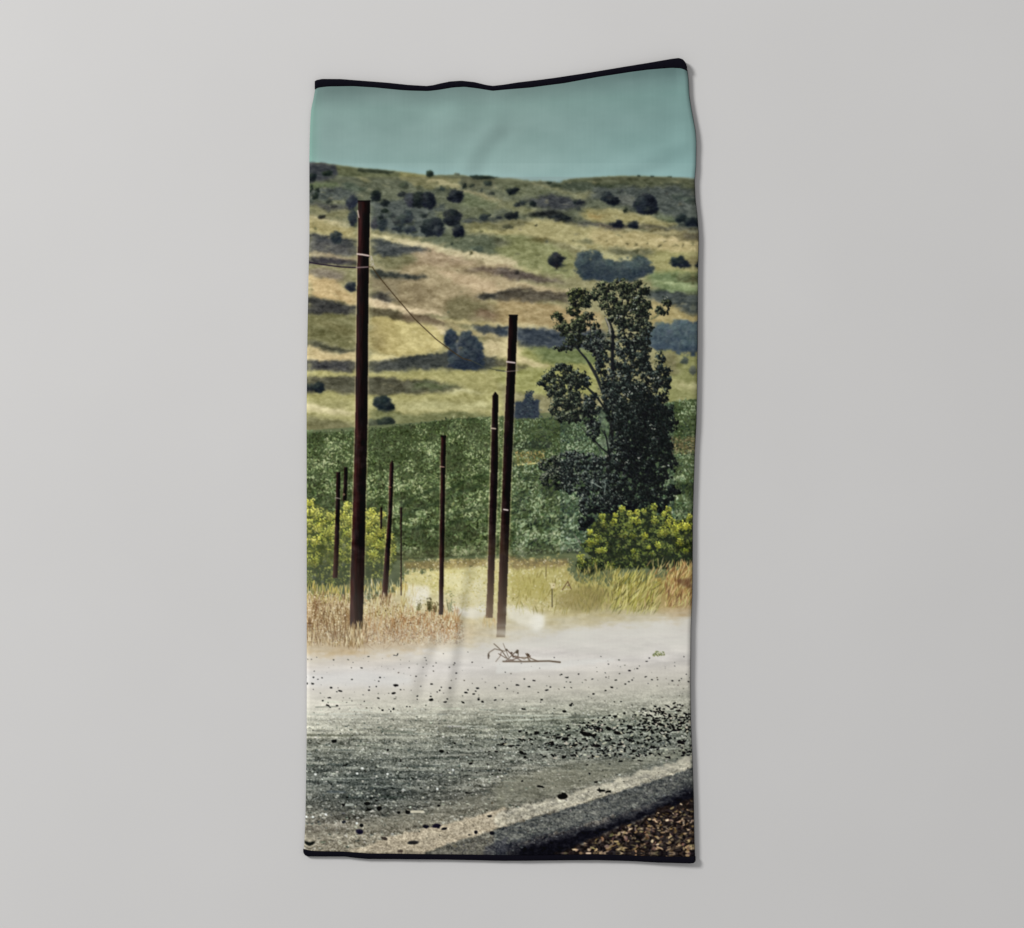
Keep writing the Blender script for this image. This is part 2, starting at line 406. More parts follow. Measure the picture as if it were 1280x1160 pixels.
w = window(PX0, 226, PX1, 545)
q = (np.clip((GY[w] - 228) / 12, 0, 1) * .6)[..., None]
img[w] = img[w] * (1 - q) + blur(img[w], 3.6) * q
streak(236, 545, 6, .7)
warp(222, 545, 6, 24, 3)
warp(224, 545, 2.4, 7, 7)
streak(236, 545, 2, .3)
for f, pts, wd, c in [('A', [(690, 782), (860, 800), (1160, 866)], 2.2, (204, 194, 148)), ('B', [(0, 838), (200, 866), (450, 920), (730, 985), (1160, 1080)], 4, (206, 194, 152)), ('B', [(290, 225), (450, 240), (640, 285)], 3, (186, 180, 134)),
                      ('B', [(600, 312), (860, 372), (1060, 432)], 1.8, (180, 172, 130)), ('C', [(370, 168), (560, 212), (760, 270), (1040, 270)], 2.4, (156, 156, 118)), ('D', [(240, 440), (480, 490), (640, 530), (900, 602)], 2, (178, 168, 118)),
                      ('E', [(45, 950), (300, 970), (545, 975)], 3.5, (206, 186, 136)), ('E', [(690, 365), (860, 405), (1000, 455), (1160, 495)], 4, (208, 188, 148)), ('E', [(690, 970), (860, 970), (1000, 960)], 3, (216, 203, 144)),
                      ('E', [(60, 150), (300, 200), (420, 280)], 6, (202, 178, 128)), ('F', [(0, 470), (200, 500), (430, 512)], 3.6, (210, 191, 150)), ('F', [(400, 570), (600, 680), (760, 715), (1040, 755)], 2.4, (184, 170, 124)),
                      ('F', [(480, 590), (700, 612), (1120, 620)], 1.6, (186, 172, 120)), ('F', [(900, 860), (1010, 880), (1100, 930)], 6, (208, 192, 144)), ('c4', [(0, 598), (180, 610), (345, 618)], 1.6, (196, 184, 136)),
                      ('c4', [(140, 790), (240, 820), (330, 852)], 3.4, (206, 193, 142)), ('c4', [(940, 335), (1080, 362), (1190, 404)], 2.4, (158, 170, 122)), ('c3', [(70, 905), (430, 912), (900, 938)], 2.6, (184, 176, 116)),
                      ('c5', [(70, 30), (180, 50), (340, 80)], 3.4, (206, 196, 148)), ('D', [(640, 745), (860, 760), (1080, 800)], 3, (204, 188, 138)), ('C', [(0, 960), (200, 985), (280, 1060)], 5, (196, 184, 142))]:
    Ln(f, pts, wd, c, wd * .5, .6, 1.4)
for f, pts, wd, c in [('A', [(40, 775), (270, 806), (555, 850)], 2.6, (70, 73, 74)), ('A', [(690, 838), (960, 880), (1160, 905)], 2.4, (74, 80, 78)), ('E', [(690, 70), (950, 108), (1150, 160)], 3.2, (68, 72, 66)), ('E', [(45, 385), (270, 412), (545, 450)], 3, (70, 70, 66)),
                      ('E', [(690, 470), (860, 492), (1040, 522)], 2.4, (98, 90, 68)), ('F', [(820, 338), (900, 318), (1160, 290)], 3, (70, 70, 66)), ('F', [(200, 548), (330, 556), (460, 640)], 2.6, (110, 95, 74)), ('c4', [(0, 412), (150, 400), (430, 412)], 2.4, (92, 86, 74)),
                      ('c4', [(0, 620), (340, 640)], 2.6, (70, 78, 84)), ('E', [(45, 1015), (260, 1012), (545, 1024)], 2.6, (74, 74, 72)), ('F', [(0, 985), (300, 945), (530, 932)], 2.6, (70, 74, 70)), ('c3', [(70, 930), (430, 935), (700, 952), (900, 962)], 1.8, (88, 86, 70)), ('C', [(500, 470), (640, 475), (790, 550)], 5, (52, 56, 56))]:
    Ln(f, pts, wd, c, wd * .6, .7, 1.2)
warp(236, 545, 1.6, 4, 87)
# grain of the slopes
w = window(374, 200, 880, 545)
X, Y = GX[w], GY[w]
below = np.clip(Y - np.interp(X, [p[0] for p in ridge], [p[1] for p in ridge]), 0, 3) / 3
n1 = fbm((X + Y * .6) / 7, (Y - X * .12) / 1.8, 21, 3) - .5
n2 = fbm((X - Y) / 3, (Y - X * .1) / 1.6, 33, 2) - .5
n3 = fbm((X + Y) / 14, (Y - X * .1) / 6, 61, 3) - .5
img[w] += (below * (n1 * 44 + n2 * 34 + n3 * 30))[..., None] * np.array([1, .98, .85], np.float32)
for _ in range(900):                                             # tufts
    x, y = rng.uniform(386, 872), rng.uniform(228, 400)
    if rng.random() < np.clip((330 - y) / 100, .12, 1):
        S(x, y, rng.uniform(.7, 2.4), rng.uniform(.5, 1.1), rng.normal(.1, .2), jc((84, 88, 68), 14), rng.uniform(.3, .75), 1.5)
for _ in range(500):
    x, y = rng.uniform(386, 872), rng.uniform(228, 520)
    S(x, y, rng.uniform(1.5, 6), rng.uniform(.4, .9), rng.normal(.12, .1), jc((200, 190, 142), 10), rng.uniform(.15, .5), 1.5)

NAVY, DK, BLU = (44, 52, 54), (46, 56, 52), (62, 71, 73)
for b in [(245, 145, 60, 30, DK), (90, 190, 42, 46, NAVY), (75, 310, 18, 40, DK), (140, 322, 25, 25, DK), (125, 385, 26, 36, DK),
          (265, 435, 30, 25, (70, 76, 70)), (275, 322, 30, 18, (72, 78, 76)), (320, 485, 40, 16, (70, 72, 70)), (80, 430, 30, 18, (76, 84, 76)),
          (505, 450, 52, 72, (54, 60, 74)), (515, 600, 44, 105, (62, 68, 74)), (745, 380, 50, 55, NAVY), (742, 335, 16, 20, DK), (835, 455, 45, 35, NAVY),
          (840, 535, 45, 22, DK), (800, 660, 60, 76, BLU), (730, 660, 40, 60, (76, 78, 82)), (805, 595, 25, 25, NAVY), (910, 590, 35, 30, (66, 74, 74)),
          (1070, 600, 50, 76, (62, 70, 74)), (1000, 680, 50, 80, BLU), (960, 650, 40, 25, (66, 72, 74)), (1100, 725, 60, 36, (60, 68, 72)),
          (970, 715, 60, 30, (58, 66, 72)), (1040, 275, 50, 38, (78, 86, 70)), (1020, 360, 45, 25, (60, 66, 66)), (1120, 420, 78, 76, (66, 70, 80)),
          (335, 810, 52, 62, (58, 66, 72)), (195, 595, 40, 28, (62, 62, 56)), (330, 780, 40, 25, (66, 72, 70))]:
    bush('A', *b[:4], b[4])
for b in [(310, 150, 42, 30, (50, 62, 56)), (50, 270, 40, 34, (84, 92, 76)), (185, 290, 22, 22, (96, 102, 78)), (590, 155, 30, 14, (98, 106, 94)),
          (200, 420, 70, 80, NAVY), (300, 425, 65, 86, (42, 48, 58)), (440, 305, 14, 25, (70, 80, 72)), (575, 380, 86, 66, (46, 52, 60)),
          (668, 275, 25, 28, (48, 56, 52)), (750, 275, 28, 17, (56, 64, 56)), (910, 250, 45, 32, (64, 74, 68)), (840, 320, 22, 18, (72, 80, 72)),
          (960, 345, 28, 14, (74, 80, 74)), (1150, 330, 40, 35, (50, 58, 62)), (540, 600, 86, 84, (46, 52, 58)), (610, 740, 60, 66, (42, 48, 58)),
          (330, 700, 104, 92, (44, 51, 58)), (400, 740, 50, 55, (52, 58, 66)), (250, 580, 40, 25, (60, 68, 68)), (70, 610, 55, 66, (64, 72, 76)),
          (90, 730, 72, 35, (62, 70, 76)), (870, 600, 46, 36, (58, 66, 68)), (925, 580, 18, 14, (50, 60, 56)), (1040, 605, 22, 18, (66, 72, 72)),
          (1140, 585, 52, 40, (46, 52, 58)), (1110, 695, 55, 20, (84, 86, 68)), (545, 875, 18, 12, DK), (845, 750, 18, 11, (96, 98, 66)),
          (940, 880, 15, 12, (80, 90, 70)), (740, 975, 14, 16, (84, 84, 60)), (800, 920, 60, 35, (86, 96, 82)), (700, 640, 60, 20, (92, 98, 92))]:
    bush('B', *b[:4], b[4])
for b in [(175, 245, 62, 34, (44, 52, 54)), (265, 365, 45, 22, (62, 70, 70)), (215, 390, 40, 20, (58, 64, 66)), (375, 375, 35, 30, NAVY),
          (170, 495, 76, 38, (46, 52, 54)), (40, 525, 40, 18, (58, 64, 66)), (850, 360, 62, 26, (54, 60, 66)), (855, 430, 20, 22, (74, 80, 76)),
          (130, 610, 50, 18, (92, 92, 70)), (408, 600, 12, 12, (70, 70, 50)), (550, 160, 20, 12, (60, 70, 58)), (640, 505, 95, 28, (48, 54, 58)),
          (720, 520, 60, 24, (46, 52, 56)), (625, 960, 74, 74, (46, 50, 56)), (1140, 310, 60, 55, (48, 55, 62)), (210, 1090, 26, 20, (64, 60, 58)), (210, 890, 30, 12, (110, 112, 78))]:
    bush('C', *b[:4], b[4])
Ln('C', [(625, 1020), (628, 1060)], 2.2, (52, 52, 52))
Ln('C', [(600, 1066), (740, 1058)], 1.6, (104, 108, 80), a=.8)
for b in [(150, 310, 65, 45, (52, 60, 66)), (210, 345, 70, 48, (42, 48, 56)), (550, 385, 105, 96, (42, 49, 60)), (600, 450, 80, 42, (38, 44, 54)), (500, 380, 60, 70, (52, 60, 68)),
          (345, 445, 22, 25, (58, 66, 56)), (262, 590, 72, 38, (42, 46, 56)), (415, 600, 50, 38, (46, 52, 60)), (910, 530, 45, 48, (48, 58, 60)),
          (1020, 570, 80, 46, (44, 52, 60)), (900, 985, 86, 56, (44, 52, 60)), (870, 960, 60, 30, (56, 66, 66)), (960, 1020, 40, 24, (40, 46, 56)), (480, 90, 14, 8, DK), (620, 95, 20, 6, DK), (800, 100, 25, 6, (66, 76, 66)),
          (900, 300, 80, 40, (84, 94, 88)), (1000, 340, 60, 40, (82, 92, 86)), (280, 250, 40, 18, (74, 82, 78)), (470, 930, 60, 26, (84, 92, 76)), (930, 600, 40, 15, (74, 80, 74)),
          (960, 1130, 60, 40, (104, 112, 78))]:
    bush('D', *b[:4], b[4])
for x, y in [(575, 785), (690, 800), (450, 800), (360, 790), (215, 775), (300, 715), (745, 775), (860, 820), (1040, 795), (930, 800), (610, 660), (130, 760), (80, 730)]:
    bush('D', x, y, 18, 13, (106, 100, 68), .85, 5)
bush('E', 495, 235, 52, 48, (58, 62, 68))
bush('c3', 145, 985, 32, 36, (46, 54, 58))
bush('c3', 95, 990, 24, 20, (50, 56, 58))
bush('c3', 530, 1085, 50, 44, (44, 54, 58))
bush('c3', 570, 1105, 34, 26, (40, 48, 52))
P('c3', [(480, 1130), (620, 1120), (560, 1140)], (96, 100, 72), 1.5, a=.8)
bush('c5', 540, 140, 58, 34, (58, 66, 60))
bush('c5', 460, 140, 40, 26, (92, 98, 78))
warp(222, 540, 2.6, 6, 17)
warp(224, 540, 1.2, 2.6, 27)
# hazy far trees
HZ = (58, 68, 79)
for cx, cy, rx, ry in [(525, 770, 66, 100), (560, 900, 60, 90), (690, 800, 90, 95), (770, 860, 90, 90), (800, 960, 70, 110), (690, 980, 150, 110), (580, 1020, 70, 70)]:
    bush('F', cx, cy, rx, ry, HZ, .95, 30)
P('F', [(560, 1000), (860, 1000), (860, 1092), (540, 1092)], HZ, 1, 2, 3, 1, 6)
P('F', [(590, 750), (625, 740), (610, 850), (620, 945), (590, 935), (575, 850)], (92, 99, 104), 1.1)
P('F', [(470, 690), (540, 680), (560, 800), (540, 870), (470, 860)], (60, 72, 82), 1.5, a=.7)
for cx, cy, rx, ry in [(505, 215, 36, 56), (530, 260, 62, 84), (590, 190, 30, 34), (600, 270, 70, 76), (650, 280, 72, 62), (720, 262, 66, 48), (780, 285, 84, 60), (850, 225, 44, 32), (870, 265, 58, 50), (700, 320, 140, 36)]:
    bush('c4', cx, cy, rx, ry, (66, 79, 86), .92, 24)
P('c4', [(510, 230), (640, 240), (700, 330), (530, 340)], (56, 68, 80), 3, 2, a=.6)


def haze_clumps(f, cx, cy, rx, ry, n, lo, hi):
    ox, oy, s = FR[f]
    for _ in range(n):
        t = rng.uniform(0, 6.28)
        q = np.sqrt(rng.random())
        x, y = cx + np.cos(t) * rx * q, cy + np.sin(t) * ry * q
        b = np.clip(.5 - (y - cy) / ry * .6 + rng.normal(0, .25), 0, 1)
        S(ox + x / s, oy + y / s, rng.uniform(.9, 2.4), rng.uniform(.8, 1.7), rng.uniform(0, 3), jc(np.asarray(lo) * (1 - b) + np.asarray(hi) * b, 6), rng.uniform(.35, .8), 1.3)


for a in [('c4', 530, 240, 70, 80), ('c4', 650, 270, 90, 60), ('c4', 790, 260, 110, 60), ('c4', 870, 260, 60, 60), ('c4', 570, 190, 60, 30)]:
    haze_clumps(*a, 120, (52, 63, 74), (94, 108, 102))
for a in [('F', 520, 760, 60, 90), ('F', 720, 830, 110, 120), ('F', 700, 1000, 150, 80), ('F', 810, 900, 60, 100)]:
    haze_clumps(*a, 100, (46, 55, 70), (76, 86, 92))
for cx, cy, rx, ry in [(930, 660, 60, 60), (990, 640, 50, 50), (1010, 700, 80, 60), (1080, 640, 60, 66), (1120, 610, 44, 40), (1150, 680, 70, 80), (1200, 720, 60, 76), (1090, 730, 90, 40), (960, 720, 60, 36)]:
    bush('c4', cx, cy, rx, ry, (76, 91, 103), .9, 24)
for a in [('c4', 960, 640, 50, 60), ('c4', 1040, 660, 70, 70), ('c4', 1120, 640, 70, 60), ('c4', 1150, 720, 60, 60)]:
    haze_clumps(*a, 100, (58, 73, 88), (100, 120, 118))
bush('c4', 1115, 805, 20, 24, (86, 94, 84))
bush('c4', 1170, 870, 26, 32, (92, 98, 86))

warp(300, 540, 2.4, 7, 37, 545, 620)
warp(290, 460, 3, 6, 47, 700, 880)
w = window(374, 205, 880, 545)
img[w] = img[w] * .3 + blur(img[w], 2.2) * .7
gray(222, 545, .86, .97, 0)
hz = np.clip((320 - GY[w]) / 90, 0, 1) * np.clip((GY[w] - np.interp(GX[w], [p[0] for p in ridge], [p[1] for p in ridge])) / 3, 0, 1)
img[w] *= (1 - .10 * hz)[..., None]
m0 = img[w].mean(-1, keepdims=True)
img[w] += (m0 - 128) * .12
n1 = fbm(GX[w] / 2.4 + GY[w] / 5, GY[w] / 1.5, 63, 3) - .5
img[w] += (n1 * 24 * np.clip((GY[w] - 228) / 6, 0, 1))[..., None]
# the ground below the field
P('N', [(360, 540), (900, 500), (900, 800), (360, 800)], (104, 112, 82), 1, 0)
# ---- the green field -------------------------------------------------------
top = fp('c5', [(60, 200), (350, 188), (480, 176), (600, 160), (800, 138), (950, 114), (1250, 106)]) + [(640, 523), (690, 523), (700, 524), (800, 515)] + fp('J', [(690, 362), (990, 322)]) + [(880, 497)]
fpoly = [(360, 543)] + top + [(900, 495), (900, 690), (880, 690), (760, 690)] + fp('c6', [(420, 905), (80, 935)]) + fp('c5', [(1250, 930), (640, 965), (60, 1000), (-40, 1000)])
P('N', fpoly, (74, 88, 64), .8, 1.3, 3, 1, 10)
wf, mf = mask_poly(fpoly, .8, 0)
FM = np.zeros((CH, CW), np.float32)
FM[wf] = mf


def inside(M, x, y):
    i, j = int((x - PX0) * PS), int((y - PY0) * PS)
    return 0 <= i < CW and 0 <= j < CH and M[j, i] > .5


P('c6', [(90, 250), (330, 240), (330, 285), (90, 300)], (56, 66, 54), 2)
P('c6', [(110, 330), (280, 300), (290, 360), (110, 375)], (132, 128, 84), 3, a=.6)
Ln('c6', [(110, 386), (260, 372)], 2.2, (190, 186, 130))
P('J', [(730, 730), (990, 720), (990, 870), (720, 860)], (104, 88, 70), 4, 4, 6, .6)
for k in range(30000):
    x = rng.uniform(376, 878)
    y = rng.uniform(494, 712)
    if not inside(FM, x, y + rng.uniform(0, 3)):
        continue
    z = (y - 515) / 180
    s = .75 + .5 * z
    r = rng.random() + 1.0 * (float(vn(np.float32(x / 16), np.float32(y / 12), 4)) - .5) + .5 * (float(vn(np.float32(x / 60), np.float32(y / 16), 9)) - .5)
    if x < 460:
        r -= .04
    tint = np.array([0, -2, 2.]) if x > 640 else np.array([6., 2, -4])
    if r < .36:
        c = jc((48, 61, 50), 8)
    elif r < .62:
        c = jc((84, 104, 78), 10)
    elif r < .9:
        c = jc((120, 142, 108), 12)
    else:
        c = jc((164, 180, 146), 12)
    S(x, y, rng.uniform(1., 3.2) * s, rng.uniform(.6, 1.5) * s, rng.normal(-.9, .9), c + tint, rng.uniform(.4, .85), 1.4)
for pts in ([(640, 640), (720, 590), (800, 550), (860, 535)], [(900, 560), (1000, 500), (1160, 440)], [(640, 700), (800, 640), (1100, 520)], [(900, 700), (1150, 640)], [(660, 780), (860, 760), (1140, 700)]):
    Ln('c5', pts, 3.5, (46, 62, 48), a=.55, soft=4)
w = window(380, 655, 735, 705)
X, Y = GX[w], GY[w]
img[w] += (FM[w] * np.clip((Y - 678) / 20, 0, 1) * .55)[..., None] * (np.array([92, 92, 74], np.float32) - img[w])
# rusty corn at the right edge
for _ in range(260):
    x, y = fp('J', [(rng.uniform(730, 990), rng.uniform(710, 890))])[0]
    S(x, y, rng.uniform(1, 2.2), rng.uniform(.6, 1.1), rng.normal(0, .8), jc([(136, 122, 94), (84, 74, 58), (170, 166, 130), (92, 104, 72)][rng.integers(4)], 8), .5, 1.5)
for _ in range(140):
    x, y = fp('c6', [(rng.uniform(110, 290), rng.uniform(295, 375))])[0]
    S(x, y, rng.uniform(1, 2), rng.uniform(.6, 1.1), rng.normal(0, .8), jc([(160, 150, 98), (166, 142, 98), (104, 104, 68)][rng.integers(3)], 8), .55, 1.5)
# the conifer behind the poles
P('c4', [(108, 1150), (112, 1090), (160, 1050), (195, 990), (212, 1030), (235, 1080), (250, 1120), (255, 1150)], (58, 66, 75), 1.2, 2.5, 3)
P('c6', [(105, 10), (255, 0), (258, 85), (180, 106), (105, 104)], (60, 68, 76), 1.4, 2.5, 3)
for _ in range(260):
    v = rng.random() ** .7
    y = 488 + v * 34
    x = 662 + rng.normal(0, 1) * (1.5 + 6.5 * v) - (4 * v if rng.random() < .5 else 0)
    S(max(x, 641), y, rng.uniform(1, 2.6), rng.uniform(.6, 1.3), rng.choice([-.5, .5]) + rng.normal(0, .2), jc([(54, 62, 72), (70, 80, 84), (46, 54, 62)][rng.integers(3)], 6), .7, 1.5)

# ---- the big tree ----------------------------------------------------------
FR['T'] = (620, 300, 4.4615)
CL = dict(T=[(465, 325, 58, 55), (440, 300, 40, 30), (500, 350, 34, 34), (340, 435, 26, 30), (372, 500, 40, 42), (440, 525, 66, 62), (500, 440, 48, 36), (430, 400, 34, 30), (415, 590, 46, 24), (350, 602, 30, 11), (455, 470, 40, 40),
             (520, 560, 32, 60), (575, 600, 42, 84), (592, 690, 34, 74), (600, 280, 56, 44), (690, 262, 58, 42), (745, 262, 56, 42), (800, 290, 48, 50), (622, 345, 44, 52), (700, 350, 86, 66), (800, 370, 56, 66), (660, 420, 50, 52), (735, 440, 92, 66), (825, 430, 34, 46),
             (556, 300, 22, 34), (760, 530, 88, 76), (715, 600, 48, 66), (800, 605, 56, 66), (840, 490, 24, 52), (745, 680, 76, 76), (820, 680, 40, 56), (655, 690, 18, 50), (700, 760, 84, 76), (780, 790, 92, 86), (848, 740, 18, 30), (945, 350, 24, 30), (905, 395, 18, 20), (935, 398, 22, 14),
             (912, 670, 26, 48), (900, 750, 34, 56), (930, 735, 28, 34), (920, 830, 42, 64), (962, 780, 13, 12), (940, 880, 16, 24), (370, 740, 64, 50), (290, 760, 30, 30), (252, 800, 20, 20), (330, 830, 54, 54), (430, 800, 62, 54), (400, 880, 74, 62), (335, 930, 34, 44),
             (470, 920, 78, 52), (360, 985, 34, 30), (430, 985, 50, 34), (520, 960, 44, 70), (540, 1060, 34, 50), (465, 765, 44, 34), (502, 790, 30, 24), (640, 850, 46, 80), (710, 880, 80, 92), (612, 800, 26, 40), (800, 900, 106, 100), (880, 950, 56, 80), (760, 1000, 108, 86),
             (690, 1000, 34, 110), (850, 1050, 90, 80), (548, 870, 22, 14), (592, 930, 36, 56), (600, 1010, 24, 40), (556, 505, 20, 40), (640, 560, 20, 60)],
          J=[(300, 400, 250, 260), (500, 560, 225, 240), (400, 800, 310, 230), (640, 820, 110, 150), (500, 1000, 280, 180), (690, 440, 80, 54), (670, 560, 120, 120)],
          I=[(430, 965, 190, 95), (235, 1000, 125, 75), (620, 980, 160, 90), (330, 1080, 150, 70), (800, 1030, 160, 110), (1020, 900, 160, 180), (1050, 650, 160, 220)],
          K=[(320, 150, 190, 95), (540, 200, 190, 125), (800, 250, 170, 170), (630, 400, 100, 96), (900, 400, 220, 130), (600, 540, 76, 104), (570, 630, 46, 46)],
          L=[(300, 150, 350, 180), (300, 400, 310, 140), (600, 290, 170, 130), (640, 430, 84, 66), (760, 260, 64, 48)])
TR = []
for f, cs in CL.items():
    ox, oy, sc = FR[f]
    for x, y, rx, ry in cs:
        TR.append((ox + x / sc, oy + y / sc, rx / sc, ry / sc))
for f, pts, w0, w1, c in [('I', [(830, 1100), (850, 800), (880, 500), (890, 250), (870, -60), (875, -330)], 7, 3, (28, 29, 31)), ('T', [(440, 595), (500, 660), (560, 770), (620, 920)], 1.8, 3, (44, 47, 47)), ('T', [(500, 815), (560, 870), (610, 950), (640, 1040)], 1.6, 3, (40, 43, 43)),
                          ('T', [(610, 440), (640, 520), (645, 700)], 1.6, 3, (70, 72, 66)), ('T', [(590, 1060), (625, 1120), (640, 1180)], 1.6, 2.4, (40, 44, 42)), ('T', [(470, 1040), (545, 1120), (620, 1190)], 1.4, 2, (64, 70, 62)), ('T', [(880, 440), (915, 415), (940, 390)], .9, 1.1, (96, 98, 78)),
                          ('T', [(520, 430), (530, 540), (560, 660), (590, 780)], 1.2, 2, (48, 50, 48))]:
    Ln(f, pts, w0, c, w1, .9, .8)


def dim(x, y):
    """how deep in the crown's own gloom a spot of the print lies, 0..1"""
    d = np.clip((x - 738) / 60, 0, 1) * np.clip((y - 425) / 90, 0, 1)
    if y > 632:
        d = max(d, .9)
    return d


sub = []
for x, y, rx, ry in TR:
    for _ in range(int(2 + rx * ry * np.pi / (12 if x < 745 else 16))):
        t = rng.uniform(0, 6.28)
        q = np.sqrt(rng.random())
        sub.append((x + np.cos(t) * rx * q, y + np.sin(t) * ry * q, rng.uniform(2.2, 4.2), (-np.cos(t) * .55 - np.sin(t) * .5) * q))
order = rng.permutation(len(sub))
for x, y, rx, ry in TR:                                           # loose leaves round the rim
    for _ in range(int(4 + (rx + ry) * .8)):
        t = rng.uniform(0, 6.28)
        q = rng.uniform(.9, 1.25)
        S(x + np.cos(t) * rx * q, y + np.sin(t) * ry * q, rng.uniform(.7, 1.5), rng.uniform(.6, 1.1), rng.uniform(0, 3.1), jc((52, 58, 48), 10), rng.uniform(.4, .8), 1.5)
for k in order:                                                   # every spray: dark heart, mid leaves, a lit shoulder
    x, y, r, edge_l = sub[k]
    g = dim(x, y)
    ol = float(np.clip((440 - y) / 60, 0, 1) * .7 + .4 * (x < 730) * (y < 548))
    b = .50 + edge_l * .5 + rng.normal(0, .22) - .44 * g + (.1 if y > 560 and x < 760 else 0)
    dark = np.array([27, 30, 30.]) * (1 - .12 * g)
    md = (np.array([62, 72, 68.]) * (1 - ol) + np.array([66, 72, 50.]) * ol) * (.54 + .6 * np.clip(b, 0, 1))
    hi = np.array([146, 152, 138.]) * (1 - ol) + np.array([146, 150, 108.]) * ol
    for _ in range(5):
        S(x + rng.normal(0, r * .4) + r * .2, y + rng.normal(0, r * .35) + r * .3, rng.uniform(.35, .6) * r, rng.uniform(.3, .5) * r, rng.uniform(0, 3), jc(dark, 4), .85, 1.6)
    for _ in range(7):
        S(x + rng.normal(0, r * .45), y + rng.normal(0, r * .4), rng.uniform(.8, 1.7), rng.uniform(.6, 1.1), rng.uniform(0, 3), jc(md, 8), rng.uniform(.5, .85), 1.5)
    for _ in range(int(np.clip(b * 8 - .6, 0, 7))):
        t = rng.uniform(2.4, 5.6)
        S(x + np.cos(t) * r * rng.uniform(.2, .8), y + np.sin(t) * r * rng.uniform(.2, .7), rng.uniform(.6, 1.4), rng.uniform(.5, .95), rng.uniform(0, 3), jc(md + (hi - md) * np.clip(b * rng.uniform(.4, 1.35), 0, 1), 10), rng.uniform(.5, .9), 1.5)
for cx, cy, rx, ry, n in [(786, 426, 10, 10, 46), (774, 402, 8, 10, 16), (790, 560, 22, 16, 120), (812, 520, 14, 20, 60), (796, 590, 30, 14, 110), (770, 634, 26, 10, 90), (748, 440, 7, 14, 34), (735, 520, 12, 10, 34)]:
    for _ in range(n):                                            # deep hollows of the crown
        t = rng.uniform(0, 6.28)
        q = np.sqrt(rng.random())
        S(cx + np.cos(t) * rx * q, cy + np.sin(t) * ry * q, rng.uniform(.9, 2.2), rng.uniform(.8, 1.7), rng.uniform(0, 3), jc((22, 23, 27), 4), rng.uniform(.4, .8), 1.5)
for f, x, y in [('J', 400, 935), ('J', 160, 945), ('J', 265, 975), ('J', 60, 905), ('J', 175, 890), ('J', 660, 1020), ('J', 700, 1010), ('H', 350, 705), ('J', 290, 265), ('J', 270, 285), ('J', 330, 270), ('J', 375, 205),
                ('J', 460, 210), ('J', 190, 85), ('H', 680, 280), ('H', 350, 270), ('H', 395, 260), ('H', 360, 320), ('H', 200, 460), ('H', 330, 400), ('G', 1110, 380), ('G', 930, 470), ('J', 540, 110), ('J', 600, 105), ('J', 550, 640), ('J', 520, 600)]:
    ox, oy, sc = FR[f]
    for _ in range(4):
        S(ox + x / sc + rng.normal(0, 1.4), oy + y / sc + rng.normal(0, 1.1), rng.uniform(.7, 1.5), rng.uniform(.5, 1.), rng.uniform(0, 3), jc((156, 160, 148), 14), .75, 1.8)
# light showing between limbs
for f, pts, c in [('I', [(745, 440), (790, 450), (820, 560), (825, 680), (790, 650), (745, 580)], (112, 128, 102)), ('I', [(725, 770), (760, 730), (795, 770), (830, 700), (845, 840), (790, 830)], (116, 128, 108))]:
    P(f, pts, c, 1., 2.6, 2.5, .6, 16)
for f, pts, w0, w1, c in [('G', [(490, 765), (560, 860), (640, 950), (700, 1050), (745, 1150)], 1.6, 2.4, (40, 44, 46)), ('G', [(800, 480), (835, 560), (850, 640)], 1.2, 1.8, (150, 146, 136)),
                          ('G', [(835, 500), (880, 620), (875, 800), (870, 1000)], 2.2, 4, (34, 36, 38)), ('I', [(590, 190), (660, 260), (720, 320), (770, 390), (830, 450)], 1.3, 2.4, (34, 38, 38)),
                          ('I', [(690, 750), (760, 830), (840, 890)], 1.2, 2, (34, 38, 38)), ('I', [(790, 650), (815, 760), (835, 880)], 1.3, 2.2, (32, 36, 36)), ('I', [(715, 790), (760, 900)], 1, 1.5, (70, 76, 68)),
                          ('K', [(660, 190), (760, 245)], 1., 1.2, (140, 150, 140)), ('K', [(790, 290), (800, 200), (770, 180)], 1.2, .8, (120, 132, 124)), ('H', [(520, 500), (580, 460), (620, 400)], .9, 1.2, (110, 112, 84)),
                          ('K', [(470, 720), (560, 840)], 1., 1.8, (110, 112, 100))]:
    Ln(f, pts, w0, c, w1, .9, .7)

# ---- roadside bushes -------------------------------------------------------


def shrub(f, area, puffs, dark, mid, hi, n0, n1, sz=1.):
    ox, oy, s = FR[f]
    w, m = mask_poly(fp(f, area), 1, 2.5, 3)
    put(w, m * .96, dark)
    M = np.zeros((CH, CW), np.float32)
    M[w] = m
    xs = [p[0] for p in fp(f, area)]
    ys = [p[1] for p in fp(f, area)]
    for _ in range(n0):
        x, y = rng.uniform(min(xs), max(xs)), rng.uniform(min(ys), max(ys))
        if inside(M, x, y):
            h = 1 - (y - min(ys)) / (max(ys) - min(ys))
            v = float(vn(np.float32(x / 5), np.float32(y / 4), 12)) + .35 * (h - .5) + rng.normal(0, .13)
            c = np.asarray(dark) + (np.asarray(mid, np.float32) - dark) * np.clip(v * 1.7 - .35, 0, 1.25)
            S(x, y, rng.uniform(.9, 2.3) * sz, rng.uniform(.7, 1.5) * sz, rng.uniform(0, 3.1), jc(c, 7), .8, 1.8)
    for x, y, r, b in puffs:
        x, y, r = ox + x / s, oy + y / s, r / s
        c1 = np.asarray(mid, np.float32) + (np.asarray(hi, np.float32) - mid) * b * rng.uniform(.7, 1.05)
        S(x, y, r * .95, r * .85, 0, c1 * .74, .5, 1.2)
        for _ in range(n1):
            t = rng.uniform(0, 6.28)
            q = np.sqrt(rng.random()) * 1.1
            up = -np.sin(t) * q
            S(x + np.cos(t) * q * r, y + np.sin(t) * q * r, rng.uniform(.7, 1.7) * sz, rng.uniform(.6, 1.2) * sz, rng.uniform(0, 3.1),
              jc(c1 * (.88 + .26 * up), 15), .75, 1.6)


